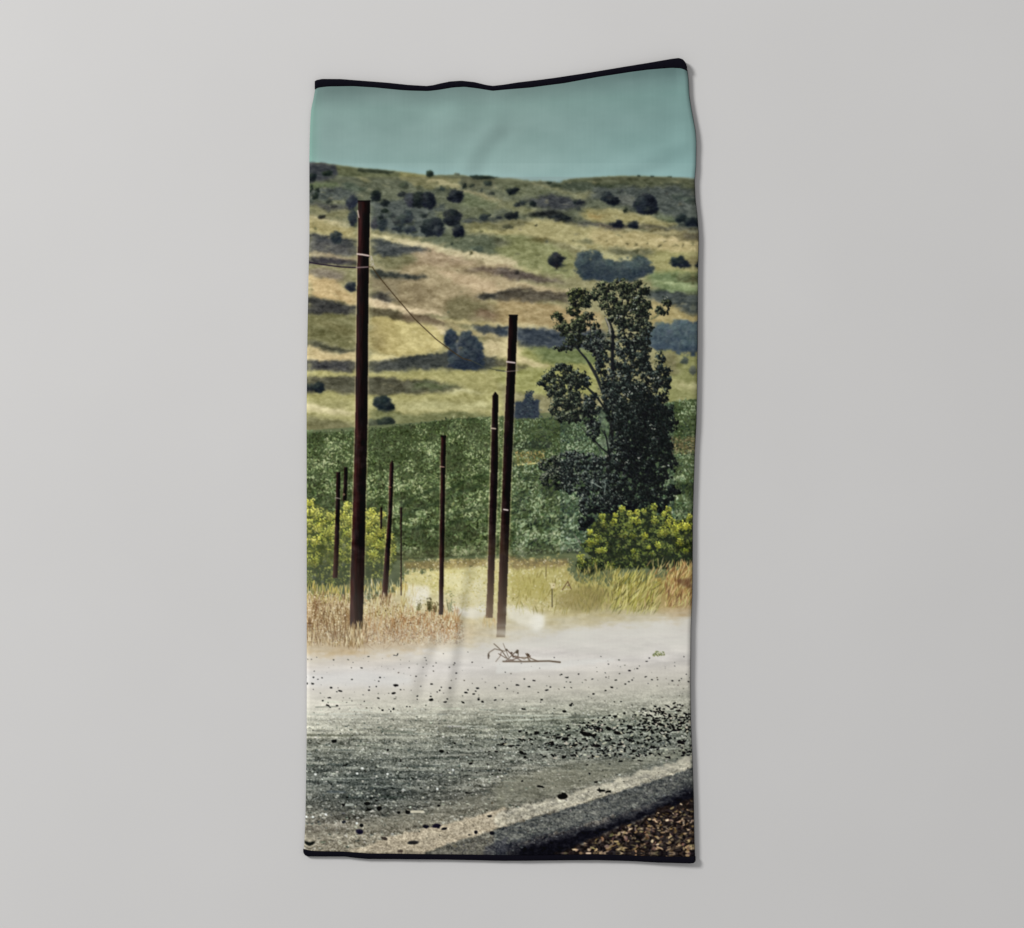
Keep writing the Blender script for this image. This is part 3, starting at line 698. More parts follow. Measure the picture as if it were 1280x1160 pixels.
shrub('L', [(-130, 720), (-100, 640), (0, 540), (60, 520), (150, 520), (220, 440), (300, 500), (380, 480), (450, 460), (550, 410), (590, 520), (640, 500), (700, 450), (760, 600), (870, 570), (960, 520), (1080, 500), (1080, 1040), (960, 1040),
             (700, 1080), (300, 1080), (0, 1100), (-120, 1150), (-240, 1100), (-230, 1000), (-90, 960), (-200, 830), (-130, 800)],
      [(230, 462, 34, .8), (310, 512, 30, .7), (380, 500, 34, .8), (450, 485, 24, .6), (555, 440, 36, .7), (700, 465, 34, .9), (660, 520, 32, .9), (730, 580, 40, 1), (920, 555, 40, .8), (840, 640, 56, 1.1), (760, 660, 50, 1.1),
       (650, 690, 60, .8), (910, 645, 46, 1.1), (690, 610, 40, 1), (380, 590, 45, .7), (160, 530, 26, .9), (140, 600, 36, .8), (330, 575, 30, .8), (450, 745, 40, .8), (590, 840, 34, .8), (820, 810, 40, .8), (560, 580, 40, .6),
       (20, 540, 34, .8), (340, 900, 24, .5), (40, 620, 40, .5), (500, 860, 16, .7), (700, 700, 50, .6), (240, 720, 40, .3), (340, 740, 40, .25), (300, 640, 40, .2), (620, 720, 40, .5), (780, 720, 40, .4), (540, 930, 30, .1), (30, 900, 40, .6), (-30, 760, 40, .5), (-110, 700, 30, .8), (-110, 810, 44, .8), (-50, 800, 34, .5), (880, 900, 30, .2),
       (-200, 960, 44, .8), (-190, 1010, 40, .5), (-20, 890, 34, .6), (-60, 1010, 40, .2), (100, 1050, 40, .3), (370, 960, 40, .2)],
      (44, 51, 38), (106, 117, 64), (206, 208, 90), 3600, 24)
shrub('c5', [(-30, 590), (60, 590), (95, 590), (130, 640), (210, 670), (270, 660), (310, 600), (340, 640), (420, 680), (470, 650), (530, 680), (560, 780), (600, 830), (610, 950), (560, 1060), (300, 1110), (60, 1140), (-30, 1140)],
      [(90, 620, 28, .9), (110, 680, 34, .8), (160, 740, 34, .7), (210, 700, 28, .6), (310, 635, 26, .9), (290, 700, 34, .8), (330, 730, 30, .7), (450, 680, 30, .8), (480, 720, 34, .7), (525, 690, 20, .7), (500, 790, 36, .8),
       (560, 830, 24, .7), (120, 850, 34, .8), (130, 770, 30, .6), (250, 760, 36, .7), (450, 840, 40, .4), (520, 870, 34, .5), (100, 980, 34, .2), (200, 800, 40, .4), (440, 760, 34, .6), (80, 740, 26, .6), (470, 930, 30, .2), (580, 900, 30, .2), (330, 800, 26, .4)],
      (78, 86, 58), (160, 166, 88), (226, 224, 116), 3400, 38)
w = window(380, 690, 500, 745)
X, Y = GX[w], GY[w]
img[w] += (np.clip((Y - 690) / 30, 0, 1) * np.clip((745 - Y) / 14, 0, 1) * np.clip((508 - X) / 14, 0, 1) * .26)[..., None] * (np.array([84, 86, 84], np.float32) - img[w])
for x, y in [(175, 970), (290, 990), (165, 1100), (290, 880), (110, 1070), (120, 1110)]:
    bush('c5', x, y, 13, 16, (104, 110, 100), .22, 10)

# ---- dry verge and dust ----------------------------------------------------
w = window(374, 690, 880, 880)
X, Y = GX[w], GY[w]
vt = np.interp(X, [374, 440, 485, 510, 560, 640, 705, 720, 760, 800, 830, 850, 880], [742, 744, 741, 714, 699, 697, 697, 724, 728, 722, 716, 706, 698])
m = np.clip((Y - vt) / 8 + 1.6 * (fbm(X / 4, Y / 4, 40, 3) - .5) * 2, 0, 1)
cx = np.array([374, 420, 470, 510, 560, 600, 650, 700, 760, 810, 840, 880])
up = np.stack([np.interp(X, cx, v) for v in ([172, 178, 186, 204, 208, 202, 190, 180, 158, 152, 162, 172], [148, 156, 168, 196, 200, 196, 182, 172, 148, 142, 138, 140], [96, 106, 118, 144, 144, 150, 122, 116, 92, 86, 86, 90])], -1)
lo = np.stack([np.interp(X, cx, v) for v in ([190, 192, 196, 198, 198, 198, 200, 198, 192, 190, 194, 196], [168, 169, 174, 177, 179, 186, 190, 186, 178, 174, 174, 176], [128, 130, 138, 142, 144, 156, 165, 152, 140, 138, 140, 146])], -1)
f = np.clip((Y - 735) / 55, 0, 1)[..., None]
put(w, m, up * (1 - f) + lo * f + ((fbm(X / 5, Y / 3.4, 44, 4) - .5) * 34)[..., None])
# strip of brown soil above the pale grass
P('c8', [(60, 70), (180, 92), (300, 92), (430, 88), (430, 128), (300, 138), (60, 148)], (132, 116, 84), 3, 3, 6, a=.7)
P('c7', [(650, 110), (900, 95), (1150, 85), (1150, 130), (900, 150), (660, 150)], (140, 124, 84), 2.5, a=.7)
# pale glare of the dusty lane
for f, pts, c, sft, a in [('M', [(60, 270), (130, 270), (200, 290), (190, 340), (120, 440), (70, 420), (50, 330)], (226, 220, 198), 3, .85),
                          ('M', [(300, 190), (420, 200), (480, 260), (380, 330), (300, 260)], (226, 220, 180), 4, .6),
                          ('M', [(480, 240), (570, 220), (570, 400), (500, 440), (450, 380)], (214, 208, 176), 4, .6),
                          ('M', [(300, 405), (420, 415), (570, 400), (575, 470), (500, 500), (400, 460), (330, 440)], (220, 216, 202), 3, .7),
                          ('M', [(700, 405), (820, 410), (940, 470), (960, 530), (900, 580), (860, 560), (720, 490)], (222, 218, 202), 3.2, .7),
                          ('M', [(850, 470), (930, 475), (950, 530), (890, 570), (860, 530)], (230, 227, 212), 2.6, .7),
                          ('M', [(560, 60), (720, 100), (720, 200), (620, 190)], (196, 186, 142), 4, .4)]:
    P(f, pts, c, sft, 2.5, 6, a, 6)
for _ in range(2200):                                              # pale flower heads and leaves
    x, y = rng.uniform(500, 716), rng.uniform(698, 764)
    S(x, y, rng.uniform(.7, 2.), rng.uniform(.6, 1.5), rng.uniform(0, 3), jc([(222, 214, 166), (186, 174, 112), (230, 224, 198), (164, 156, 96), (200, 186, 126)][rng.integers(5)], 8), rng.uniform(.15, .55), 1.4)


def blades(n, x0, x1, y0, y1, h0, h1, lean, cols, wd=.8, a=(.4, .85), jl=.18):
    for _ in range(n):
        x, y = rng.uniform(x0, x1), rng.uniform(y0, y1)
        h = rng.uniform(h0, h1)
        an = lean + rng.normal(0, jl)
        c = jc(cols[rng.integers(len(cols))], 8)
        S(x + np.sin(an) * h / 2, y - np.cos(an) * h / 2, wd * rng.uniform(.6, 1.2), h / 2, an, c, rng.uniform(*a), 1.7)


GOLD = [(206, 184, 136), (184, 156, 106), (156, 126, 82), (222, 206, 160), (124, 98, 64)]
blades(900, 384, 448, 752, 810, 8, 22, .05, GOLD, .75)
blades(160, 384, 446, 738, 756, 7, 16, .05, [(196, 180, 104), (170, 158, 84), (210, 190, 128)], .7)
blades(700, 448, 575, 765, 806, 6, 16, .03, [(206, 176, 120), (190, 150, 94), (172, 128, 78), (222, 206, 156), (150, 106, 64)], .7, (.35, .75))
blades(380, 448, 520, 735, 775, 6, 16, .05, [(216, 204, 146), (198, 180, 110), (176, 152, 86), (226, 218, 176)], .7, (.4, .8))
blades(260, 490, 575, 772, 800, 4, 11, .2, [(170, 118, 68), (186, 142, 92), (150, 110, 66)], .7, (.35, .75), .5)
blades(420, 640, 800, 716, 770, 5, 14, .15, [(184, 174, 112), (164, 154, 92), (204, 196, 144), (138, 130, 80)], .8, (.35, .75), .3)
blades(480, 762, 818, 722, 770, 8, 20, .45, [(186, 180, 104), (150, 142, 74), (206, 198, 134), (98, 94, 54), (170, 164, 92)], .8, (.5, .9), .25)
blades(260, 806, 876, 708, 764, 6, 16, .35, [(176, 160, 104), (148, 124, 78), (196, 180, 128), (112, 98, 62), (180, 172, 108)], .8, (.4, .8), .3)
blades(360, 830, 876, 708, 760, 6, 15, .35, [(190, 158, 106), (152, 118, 78), (208, 184, 134), (116, 90, 62), (184, 174, 110)], .8, (.5, .9), .3)
blades(260, 722, 770, 712, 766, 5, 14, .1, [(150, 146, 90), (120, 116, 72), (176, 168, 104)], .9, (.4, .8), .4)
P('c8', [(360, 300), (520, 250), (640, 260), (620, 380), (480, 400), (360, 370)], (140, 128, 82), 4, 2, 5, .5)
P('c8', [(80, 190), (300, 180), (320, 330), (200, 330), (90, 290)], (166, 156, 88), 5, 2, 5, .35)
P('c8', [(1060, 210), (1160, 200), (1160, 260), (1100, 250)], (100, 72, 56), 2, 2, 3, .6)
for x0, y0, n in [(385, 760, 26), (400, 780, 30), (425, 775, 26), (445, 795, 20), (485, 790, 16)]:
    for _ in range(n):
        Ln('N', [(x0 + rng.uniform(-8, 24), y0 + rng.uniform(-8, 26)), (x0 + rng.uniform(-6, 26), y0 + rng.uniform(-22, 8))], .8, (120, 82, 46), a=.35, soft=.6)
for _ in range(2600):
    x = rng.uniform(376, 580)
    y = rng.uniform(np.interp(x, [376, 440, 480, 520, 580], [738, 742, 742, 764, 776]), 806)
    k = rng.integers(6)
    c = [(226, 210, 168), (206, 182, 132), (180, 150, 100), (142, 110, 70), (106, 80, 52), (234, 222, 190)][k]
    if y > 780:
        c = np.asarray(c) * .8 + 40
    S(x, y, rng.uniform(.5, 1.3), rng.uniform(.5, 1.2), 0, jc(c, 9), rng.uniform(.3, .8), 1.4)
for _ in range(60):
    x, y = rng.uniform(384, 450), rng.uniform(770, 800)
    S(x, y, .5, rng.uniform(4, 10), rng.normal(0, .1), jc((104, 74, 44), 10), rng.uniform(.3, .6), 1.5)
# dark little shrubs in the verge
for x, y, h, n, c in [(523, 764, 15, 9, (124, 118, 72)), (537, 765, 19, 16, (92, 84, 50)), (544, 766, 14, 8, (110, 98, 60)), (563, 766, 25, 7, (140, 144, 104)), (551, 768, 12, 8, (120, 96, 60))]:
    for _ in range(n):
        an = rng.normal(0, .16)
        hh = h * rng.uniform(.5, 1)
        S(x + np.sin(an) * hh / 2 + rng.normal(0, 1), y - hh / 2, .55, hh / 2, an, jc(c, 10), .75, 1.6)
    for _ in range(n * 3):
        S(x + rng.normal(0, 2.2), y - h * rng.uniform(.1, 1), rng.uniform(.7, 1.6), rng.uniform(.5, 1.), rng.uniform(0, 3), jc(c, 14), .7, 1.6)
for dx, dy in [(-5, -22), (4, -20), (-4, -14), (5, -12), (0, -25)]:
    S(563 + dx, 764 + dy, 2., .9, dx * .1, (150, 156, 112), .75, 1.5)

# ---- road ------------------------------------------------------------------
w = window(374, 770, 880, 1086)
X, Y = GX[w], GY[w]
edge = np.interp(X, [374, 400, 450, 500, 540, 580, 610, 640, 680, 720, 760, 800, 830, 880], [818, 819, 817, 814, 812, 810, 805, 800, 794, 785, 780, 780, 777, 774])
m = np.clip((Y - edge) / 9 + .5 + 1.2 * (fbm(X / 9, Y / 4, 50, 3) - .5), 0, 1)
tilt = (X - 590) * .055
yy = Y + tilt
base = grad(yy, [770, 800, 835, 850, 868, 885, 905, 930, 965, 1000, 1035, 1060, 1085],
            [(204, 201, 188), (211, 210, 203), (210, 210, 203), (203, 203, 193), (192, 193, 180), (176, 179, 165), (154, 158, 144), (120, 127, 117), (104, 112, 105), (108, 112, 103), (138, 136, 122), (152, 148, 130), (150, 146, 128)])
st = fbm(X / 46, Y / 3.2, 52, 4) - .5
st2 = fbm(X / 8, Y / 1.7, 55, 3) - .5
dk = np.clip((yy - 850) / 60, .12, 1)
tx = st * 72 * dk + st2 * 40 * dk + (vn(X / 1.1, Y / .9, 57) - .5) * 34 * dk + (fbm(X / 3.2, Y / 1.5, 58, 2) - .5) * 30 * dk
tx = tx * .9 + (fbm(X / 16, Y / 7, 66, 3) - .5) * 46 * dk
base += tx[..., None] * np.array([1.02, 1., .92], np.float32)
gr = fbm(X / 1.5, Y / 1.0, 59, 2) - .5
spk = np.clip(vn(X / 1.4, Y / 1.1, 62) - .74, 0, 1) * 3.4
spd = np.clip(.24 - vn(X / 1.6, Y / 1.1, 64), 0, 1) * 3.4
base += ((gr * 52 + spk * 64 - spd * 56) * np.clip((yy - 862) / 50, .08, 1))[..., None]
base += np.array([2.5, -1.5, -.5], np.float32)
base += ((fbm(X / 38, Y / 6, 68, 4) - .5) * 44 * np.exp(-((Y - 815) / 34) ** 2))[..., None] * np.array([1, .98, .92], np.float32)
# left pale, right slate
base += (np.clip((560 - X) / 180, 0, 1) * np.exp(-((Y - 890) / 26) ** 2) * 16)[..., None]
base -= (np.exp(-((X - 470) / 70) ** 2 - ((Y - 1000) / 26) ** 2) * 20)[..., None] * np.array([1.15, 1, .85], np.float32)
base -= (np.exp(-((X - 720) / 130) ** 2 - ((Y - 905) / 20) ** 2) * 16)[..., None] * np.array([1.15, .95, .95], np.float32)
base += (np.exp(-((X - 690) / 120) ** 2 - ((Y - 968) / 22) ** 2) * 22)[..., None] * np.array([1.15, 1.0, .8], np.float32)
put(w, m, base)
P('c7', [(60, 780), (400, 760), (700, 800), (700, 850), (300, 860), (60, 850)], (217, 217, 215), 6, 2, 8, .5, 5)
P('c8', [(0, 700), (400, 690), (700, 670), (700, 690), (350, 735), (0, 765)], (221, 220, 214), 1.6, 1.5, 6, .6, 5)
P('c8', [(380, 500), (700, 470), (1150, 500), (1150, 640), (700, 660), (400, 640)], (210, 208, 199), 8, 3, 10, .45, 8)
# haze over the foot of the verge
ydust = np.exp(-((Y - edge - 2) / 11) ** 2) * (.2 + .55 * fbm(X / 40, Y / 9, 91, 3))
img[w] += ydust[..., None] * (np.stack([np.interp(X, [374, 480, 600, 700, 880], v) for v in ([204, 207, 208, 210, 210], [188, 195, 203, 207, 205], [156, 170, 189, 194, 190])], -1) - img[w])
for _ in range(1500):                                             # glints
    x, y = rng.uniform(382, 870), rng.uniform(880, 1062)
    r = rng.uniform(.4, .9) * (1 + (y - 880) / 260)
    S(x, y, r * rng.uniform(1, 2.2), r, 0, jc((208, 210, 198), 12), rng.uniform(.2, .75), 1.6)
for _ in range(900):
    x, y = rng.uniform(382, 870), rng.uniform(895, 1062)
    r = rng.uniform(.4, 1.) * (1 + (y - 880) / 240)
    S(x, y, r * rng.uniform(1, 2.5), r, 0, jc((66, 74, 72), 10), rng.uniform(.2, .6), 1.6)
for pts, c, wd, a in [([(620, 240), (720, 250)], (200, 204, 194), 1.4, .5), ([(900, 225), (1150, 228)], (196, 200, 188), 1.6, .5), ([(380, 290), (720, 298)], (184, 186, 172), 2, .5), ([(70, 282), (340, 284)], (96, 98, 84), 2.4, .5),
                      ([(520, 255), (700, 262)], (104, 112, 102), 2, .5), ([(200, 455), (320, 462)], (66, 74, 72), 2.5, .5), ([(200, 620), (300, 622)], (72, 80, 84), 3, .5)]:
    Ln('c9', pts, wd, c, a=a, soft=2)
for pts in ([(0, 155), (150, 160), (330, 158)], [(0, 190), (200, 185), (420, 170)], [(560, 175), (700, 168)]):
    Ln('c10', pts, 1.6, (188, 194, 182), a=.5, soft=1.6)
for _ in range(120):
    x, y = rng.uniform(384, 866), rng.uniform(872, 990)
    Ln('N', [(x, y), (x + rng.uniform(8, 46), y + rng.uniform(-1, 1))], rng.uniform(.6, 1.6), jc((196, 199, 186), 10), a=rng.uniform(.1, .45), soft=1.2)
for _ in range(90):
    x, y = rng.uniform(384, 866), rng.uniform(880, 1000)
    Ln('N', [(x, y), (x + rng.uniform(8, 40), y + rng.uniform(-1, 1))], rng.uniform(.6, 1.8), jc((78, 86, 82), 8), a=rng.uniform(.1, .4), soft=1.2)
# beige shoulder, painted line, tarmac lip, shade of the lip
P('c9', [(60, 870), (280, 850), (480, 790), (800, 720), (1257, 600), (1270, 840), (900, 985), (60, 985)], (138, 137, 122), 5, 4, 9, .34, 18)
P('c10', [(0, 560), (400, 440), (800, 410), (1160, 330), (1160, 390), (700, 520), (330, 640), (0, 720)], (138, 138, 122), 6, 3, 8, .5, 16)
P('c9', [(300, 990), (400, 955), (560, 900), (760, 848), (1000, 795), (1270, 715), (1270, 832), (1000, 915), (830, 975), (760, 992)], (178, 168, 148), 1.8, 2, 6, .85, 14)
for _k in (0,):
    pass
P('c10', [(-5, 732), (330, 652), (600, 572), (900, 474), (1170, 392), (1170, 462), (900, 550), (650, 628), (400, 706), (-5, 826)], (182, 178, 162), 2.2, 3.6, 6, .8, 30)
Ln('c10', [(400, 706), (650, 628), (900, 550), (1165, 462)], 2, (206, 199, 178), a=.5, soft=2)
P('c9', [(780, 992), (1000, 918), (1270, 835), (1270, 1010), (780, 1010)], (108, 107, 99), 1.8, 2, 5, .9, 14)
P('c10', [(-5, 836), (400, 712), (650, 634), (900, 554), (1170, 464), (1170, 570), (900, 690), (600, 780), (300, 870), (-5, 960), (-5, 1000)], (98, 100, 97), 1.6, 2.6, 5, 1, 22)
P('c10', [(0, 940), (340, 850), (640, 775), (900, 680), (1170, 555), (1170, 655), (1000, 705), (720, 822), (500, 912), (330, 1000), (0, 1000)], (40, 42, 50), 5, 3, 5, .85, 14)
P('c10', [(120, 960), (400, 880), (660, 808), (920, 714), (1170, 600), (1170, 665), (1000, 715), (720, 832), (500, 922), (330, 1010), (100, 1010)], (26, 26, 34), 2.5, 3, 5, .9, 8)
P('c9', [(1150, 960), (1270, 900), (1270, 1010), (1120, 1010)], (72, 74, 80), 2.5, 2, 4, .7)
P('c10', [(310, 1000), (500, 920), (720, 830), (1000, 708), (1260, 610), (1260, 1060), (250, 1060)], (46, 39, 37), 2.4, 5, 8, 1, 12)
wg, mg = mask_poly(fp('c10', [(330, 1000), (500, 925), (720, 835), (1000, 715), (1260, 620), (1260, 1060), (300, 1060)]), 1, 2)
GM = np.zeros((CH, CW), np.float32)
GM[wg] = mg
for k in range(1900):                                             # gravel and leaf litter
    x, y = rng.uniform(690, 880), rng.uniform(985, 1084)
    if not inside(GM, x, y):
        continue
    z = np.clip((y - 990) / 80, 0, 1)
    deep = np.clip((y - np.interp(x, [690, 760, 830, 870], [1066, 1034, 1006, 994])) / 14, 0, 1)
    r = rng.random() - .25 * (1 - deep) + .5 * (float(vn(np.float32(x / 9), np.float32(y / 5), 31)) - .5)
    c = jc((34, 28, 30), 7) if r < .42 else jc((98, 82, 68), 14) if r < .64 else jc((160, 138, 106), 16) if r < .88 else jc((206, 182, 152), 12)
    S(x, y, rng.uniform(1.2, 4.2) * (.6 + .7 * z), rng.uniform(.7, 1.9) * (.6 + .7 * z), rng.normal(-.1, .5), c, rng.uniform(.6, .95), 1.5)
w = window(680, 975, 880, 1086)
img[w] += (GM[w][..., None] * ((fbm(GX[w] / 2.2, GY[w] / 1.6, 95, 3) - .5) * 70)[..., None])
for _ in range(900):                                              # grain of the lip
    x = rng.uniform(560, 872)
    y = np.interp(x, [560, 620, 705, 757, 810, 867], [1062, 1043, 1016, 998, 978, 962]) + rng.uniform(-4, 26)
    S(x, y, rng.uniform(.5, 1.2), rng.uniform(.4, .9), 0, jc([(150, 152, 146), (60, 64, 70)][rng.integers(2)], 14), rng.uniform(.2, .6), 1.6)

w = window(374, 930, 880, 1086)
X, Y = GX[w], GY[w]
near = np.clip((Y - np.interp(X, [374, 560, 700, 880], [1040, 1010, 985, 940])) / 16, 0, 1) * (1 - GM[w])
g = (fbm(X / 1.3, Y / 1.1, 71, 2) - .5) * 76 + (fbm(X / 5, Y / 3, 73, 3) - .5) * 44 + (fbm(X / 26, Y / 9, 75, 2) - .5) * 24
img[w] += (near * g * np.clip(img[w].mean(-1) / 110, .35, 1))[..., None] * np.array([1, .98, .9], np.float32)
warp(975, 1080, 2.2, 7, 55)
# ---- stones ----------------------------------------------------------------


def stone(f, x, y, rx, ry, c=(18, 19, 20), ang=None, lite=True):
    ox, oy, s = FR[f]
    x, y, rx, ry = ox + x / s, oy + y / s, rx / s * (.92 if rx < 13 else 1.06), ry / s * (.9 if rx < 13 else 1.04)
    c = jc(np.asarray(c) + 8, 6)
    ang = rng.normal(0, .25) if ang is None else ang
    S(x, y, rx * .9, ry * .85, ang, c, .9, 1.7)
    for _ in range(3):
        S(x + rng.uniform(-.5, .5) * rx, y + rng.uniform(-.4, .4) * ry, rx * rng.uniform(.35, .65), ry * rng.uniform(.4, .75), ang + rng.normal(0, .5), jc(c, 4), .85, 1.7)
    if lite:
        S(x + rx * .1, y - ry * .85, rx * .6, max(.45, ry * .3), ang, (170, 168, 150), .35, 1.5)


for b in [(104, 842, 12, 7), (108, 803, 8, 6), (160, 805, 6, 5), (135, 815, 8, 4), (215, 865, 11, 8), (230, 697, 7, 5), (270, 885, 16, 6), (250, 890, 6, 4), (340, 815, 8, 5), (398, 746, 10, 4), (165, 943, 8, 6), (203, 926, 13, 4),
          (195, 972, 15, 5), (252, 974, 10, 6), (208, 984, 8, 3), (415, 947, 6, 4), (443, 880, 8, 6), (488, 858, 5, 6), (447, 860, 5, 4), (605, 850, 20, 9), (592, 898, 16, 8), (634, 877, 6, 5), (600, 932, 12, 2), (500, 928, 12, 5),
          (525, 1000, 10, 7), (575, 1007, 6, 5), (592, 992, 7, 10), (510, 803, 8, 6), (502, 826, 6, 5), (592, 753, 4, 3), (728, 796, 7, 5), (685, 745, 5, 4), (770, 742, 5, 4), (780, 683, 9, 3), (788, 700, 5, 4), (820, 843, 11, 6), (818, 938, 17, 10),
          (816, 918, 10, 4), (735, 916, 8, 5), (735, 935, 5, 4), (672, 978, 6, 5), (690, 980, 5, 4), (755, 857, 5, 4), (870, 880, 7, 6), (855, 890, 5, 5), (880, 862, 5, 5), (932, 866, 12, 8), (903, 950, 13, 5), (915, 932, 8, 4), (1028, 895, 14, 6),
          (1040, 878, 7, 5), (1075, 903, 12, 6), (1087, 886, 9, 4), (1098, 868, 13, 6), (1104, 935, 10, 10), (1128, 950, 12, 8), (1010, 953, 14, 5), (1205, 939, 12, 5), (1205, 865, 7, 8), (960, 716, 6, 6), (928, 741, 7, 4), (970, 777, 8, 5),
          (848, 716, 5, 4), (830, 735, 6, 3), (892, 660, 4, 4), (1065, 712, 5, 5), (1040, 650, 4, 3), (80, 1014, 5, 5), (340, 945, 4, 3), (460, 988, 4, 3), (616, 663, 5, 10), (600, 670, 16, 2), (75, 685, 4, 3), (128, 682, 4, 3), (440, 677, 10, 3)]:
    stone('c7', *b, lite=False)
for b in [(232, 318, 19, 13), (556, 370, 9, 10), (880, 378, 17, 12), (916, 388, 8, 6), (960, 330, 9, 9), (1055, 333, 11, 5), (982, 412, 8, 5), (1056, 452, 14, 9), (1167, 380, 12, 4), (1210, 380, 13, 6), (1235, 338, 25, 4), (1232, 494, 9, 9),
          (1092, 508, 8, 6), (1048, 494, 7, 4), (1005, 495, 6, 5), (1185, 518, 8, 6), (634, 438, 8, 6), (300, 460, 20, 5), (215, 577, 7, 7), (313, 655, 11, 9), (290, 702, 12, 11), (433, 693, 20, 15), (445, 730, 16, 11), (490, 675, 11, 7),
          (505, 722, 19, 18), (622, 747, 13, 11), (677, 746, 17, 15), (865, 706, 12, 10), (1030, 628, 10, 7), (1050, 630, 20, 3), (805, 612, 5, 4), (755, 600, 12, 5)]:
    stone('c9', *b)
for b in [(398, 825, 15, 14, (36, 40, 42)), (385, 863, 28, 20, (46, 46, 54)), (785, 832, 22, 14, (38, 36, 44)), (850, 828, 34, 16, (40, 38, 48)), (895, 846, 20, 10, (44, 42, 50)), (710, 928, 42, 16, (64, 62, 60)), (535, 905, 26, 11, (74, 72, 62)), (93, 937, 34, 14, (54, 54, 48)),
          (1088, 866, 14, 14, (38, 38, 42)), (1185, 872, 18, 16, (36, 36, 42)), (1048, 882, 12, 7, (66, 62, 56)), (1170, 770, 18, 10, (62, 60, 54)), (1155, 735, 10, 7, (76, 72, 62)), (290, 805, 14, 12, (50, 54, 54)), (960, 950, 18, 12, (106, 100, 88)), (630, 980, 22, 12, (96, 90, 80)),
          (1185, 690, 10, 8, (96, 92, 78)), (60, 800, 10, 16, (40, 46, 48)), (585, 845, 9, 9, (106, 106, 92)), (480, 860, 10, 9, (108, 106, 92))]:
    stone('c9', *b, lite=False)
Ln('c9', [(700, 742), (768, 742)], 3., (190, 186, 168), a=.85)
Ln('c9', [(305, 702), (345, 700)], 3, (160, 164, 156), a=.8)
for x, y in [(403, 481), (372, 512), (555, 515), (105, 775), (120, 518), (370, 812), (183, 760), (855, 605), (950, 490)]:
    S(370 + x / 4.835, 860 + y / 4.835, 1.9, 1.7, 0, (208, 212, 206), .85, 1.5)
for b in [(142, 253, 13, 9), (180, 260, 11, 9), (240, 262, 18, 14), (295, 262, 15, 7), (205, 300, 16, 8), (213, 328, 12, 6), (325, 322, 20, 13), (293, 350, 10, 6), (410, 297, 24, 14), (370, 290, 20, 9), (430, 275, 16, 8), (465, 335, 16, 9), (525, 267, 36, 14),
          (590, 335, 28, 16), (560, 275, 20, 8), (610, 240, 26, 10), (665, 235, 22, 14), (720, 262, 30, 12), (735, 330, 22, 8), (790, 225, 22, 12), (880, 243, 34, 8), (840, 320, 11, 14), (810, 365, 12, 11), (735, 428, 15, 7), (705, 385, 10, 12), (570, 398, 6, 14),
          (655, 362, 20, 5), (860, 270, 14, 7), (930, 190, 12, 20), (950, 190, 24, 7), (975, 215, 16, 6), (1100, 205, 26, 9), (1085, 235, 24, 9), (1095, 315, 28, 10), (1110, 378, 14, 11), (1015, 405, 20, 6), (1000, 340, 12, 8), (930, 345, 26, 8), (850, 425, 20, 4), (910, 350, 12, 6),
          (150, 378, 17, 13), (172, 405, 11, 10), (402, 405, 15, 12), (90, 340, 24, 7), (30, 332, 30, 4), (22, 485, 9, 7), (440, 98, 12, 10), (450, 88, 8, 6), (405, 135, 15, 9), (162, 121, 16, 5), (270, 66, 11, 6), (345, 118, 8, 3), (700, 78, 7, 4), (738, 76, 9, 4), (505, 62, 0.1, .1),
          (590, 552, 13, 7), (265, 579, 27, 7), (155, 547, 9, 7), (552, 500, 9, 5), (620, 602, 30, 9), (665, 607, 20, 8), (395, 640, 34, 20), (400, 625, 18, 14), (672, 445, 8, 6), (540, 450, 9, 5), (575, 30, 8, 5), (40, 65, 6, 4), (1040, 120, 14, 6), (1080, 130, 20, 6), (1000, 160, 16, 7), (1130, 150, 16, 8), (1060, 165, 22, 7)]:
    if b[2] > 1:
        stone('c10', *b)
for b in [(66, 855, 7, 5), (128, 832, 14, 5), (195, 842, 12, 5), (225, 806, 12, 5), (300, 862, 14, 5), (322, 845, 8, 5), (405, 847, 6, 4), (445, 848, 8, 3), (440, 815, 8, 3), (418, 788, 14, 4), (488, 768, 6, 6), (388, 770, 8, 5), (570, 797, 10, 4), (665, 708, 7, 4), (708, 803, 12, 5), (790, 747, 12, 6),
          (835, 735, 9, 4), (730, 765, 7, 3), (765, 826, 9, 5), (805, 802, 7, 5), (785, 812, 9, 4), (684, 845, 12, 6), (648, 865, 9, 5), (578, 886, 9, 5), (890, 692, 11, 4), (907, 673, 7, 5), (885, 783, 12, 4), (922, 800, 8, 6), (955, 800, 7, 4), (1043, 806, 9, 5), (1083, 805, 8, 4), (1095, 793, 5, 4),
          (1138, 812, 10, 5), (1125, 768, 6, 4), (1110, 664, 5, 5), (55, 757, 5, 4), (168, 797, 7, 5), (250, 876, 7, 3), (130, 880, 6, 3), (345, 670, 5, 4), (620, 663, 5, 3)]:
    stone('c8', *b, lite=False)
gx = [(620, 655, 905, 930), (660, 760, 900, 945), (740, 865, 885, 945), (800, 865, 878, 915), (640, 866, 885, 950), (700, 866, 890, 945)]
for k in range(1500):                                              # the loose chippings
    a0 = gx[rng.choice(6, p=[.025, .22, .25, .12, .2, .185])]
    x, y = rng.uniform(a0[0], a0[1]), rng.uniform(a0[2], a0[3])
    if y < 925 - (x - 640) * .21 - 6 or float(vn(np.float32(x / 14), np.float32(y / 7), 70)) < rng.uniform(.1, .6):
        continue
    r = rng.uniform(.45, 1.65)
    c = (20, 21, 23) if rng.random() < .74 else (170, 169, 154)
    S(x, y, r * rng.uniform(1, 2.2), r * .75, rng.normal(0, .4), jc(c, 8), .9, 2.)
for k in range(520):                                              # crumbs
    x, y = rng.uniform(384, 866), rng.uniform(822, 1050)
    r = rng.uniform(.3, .8)
    S(x, y, r * rng.uniform(1, 2), r, rng.normal(0, .3), jc((60, 60, 56), 14), rng.uniform(.35, .9), 1.8)
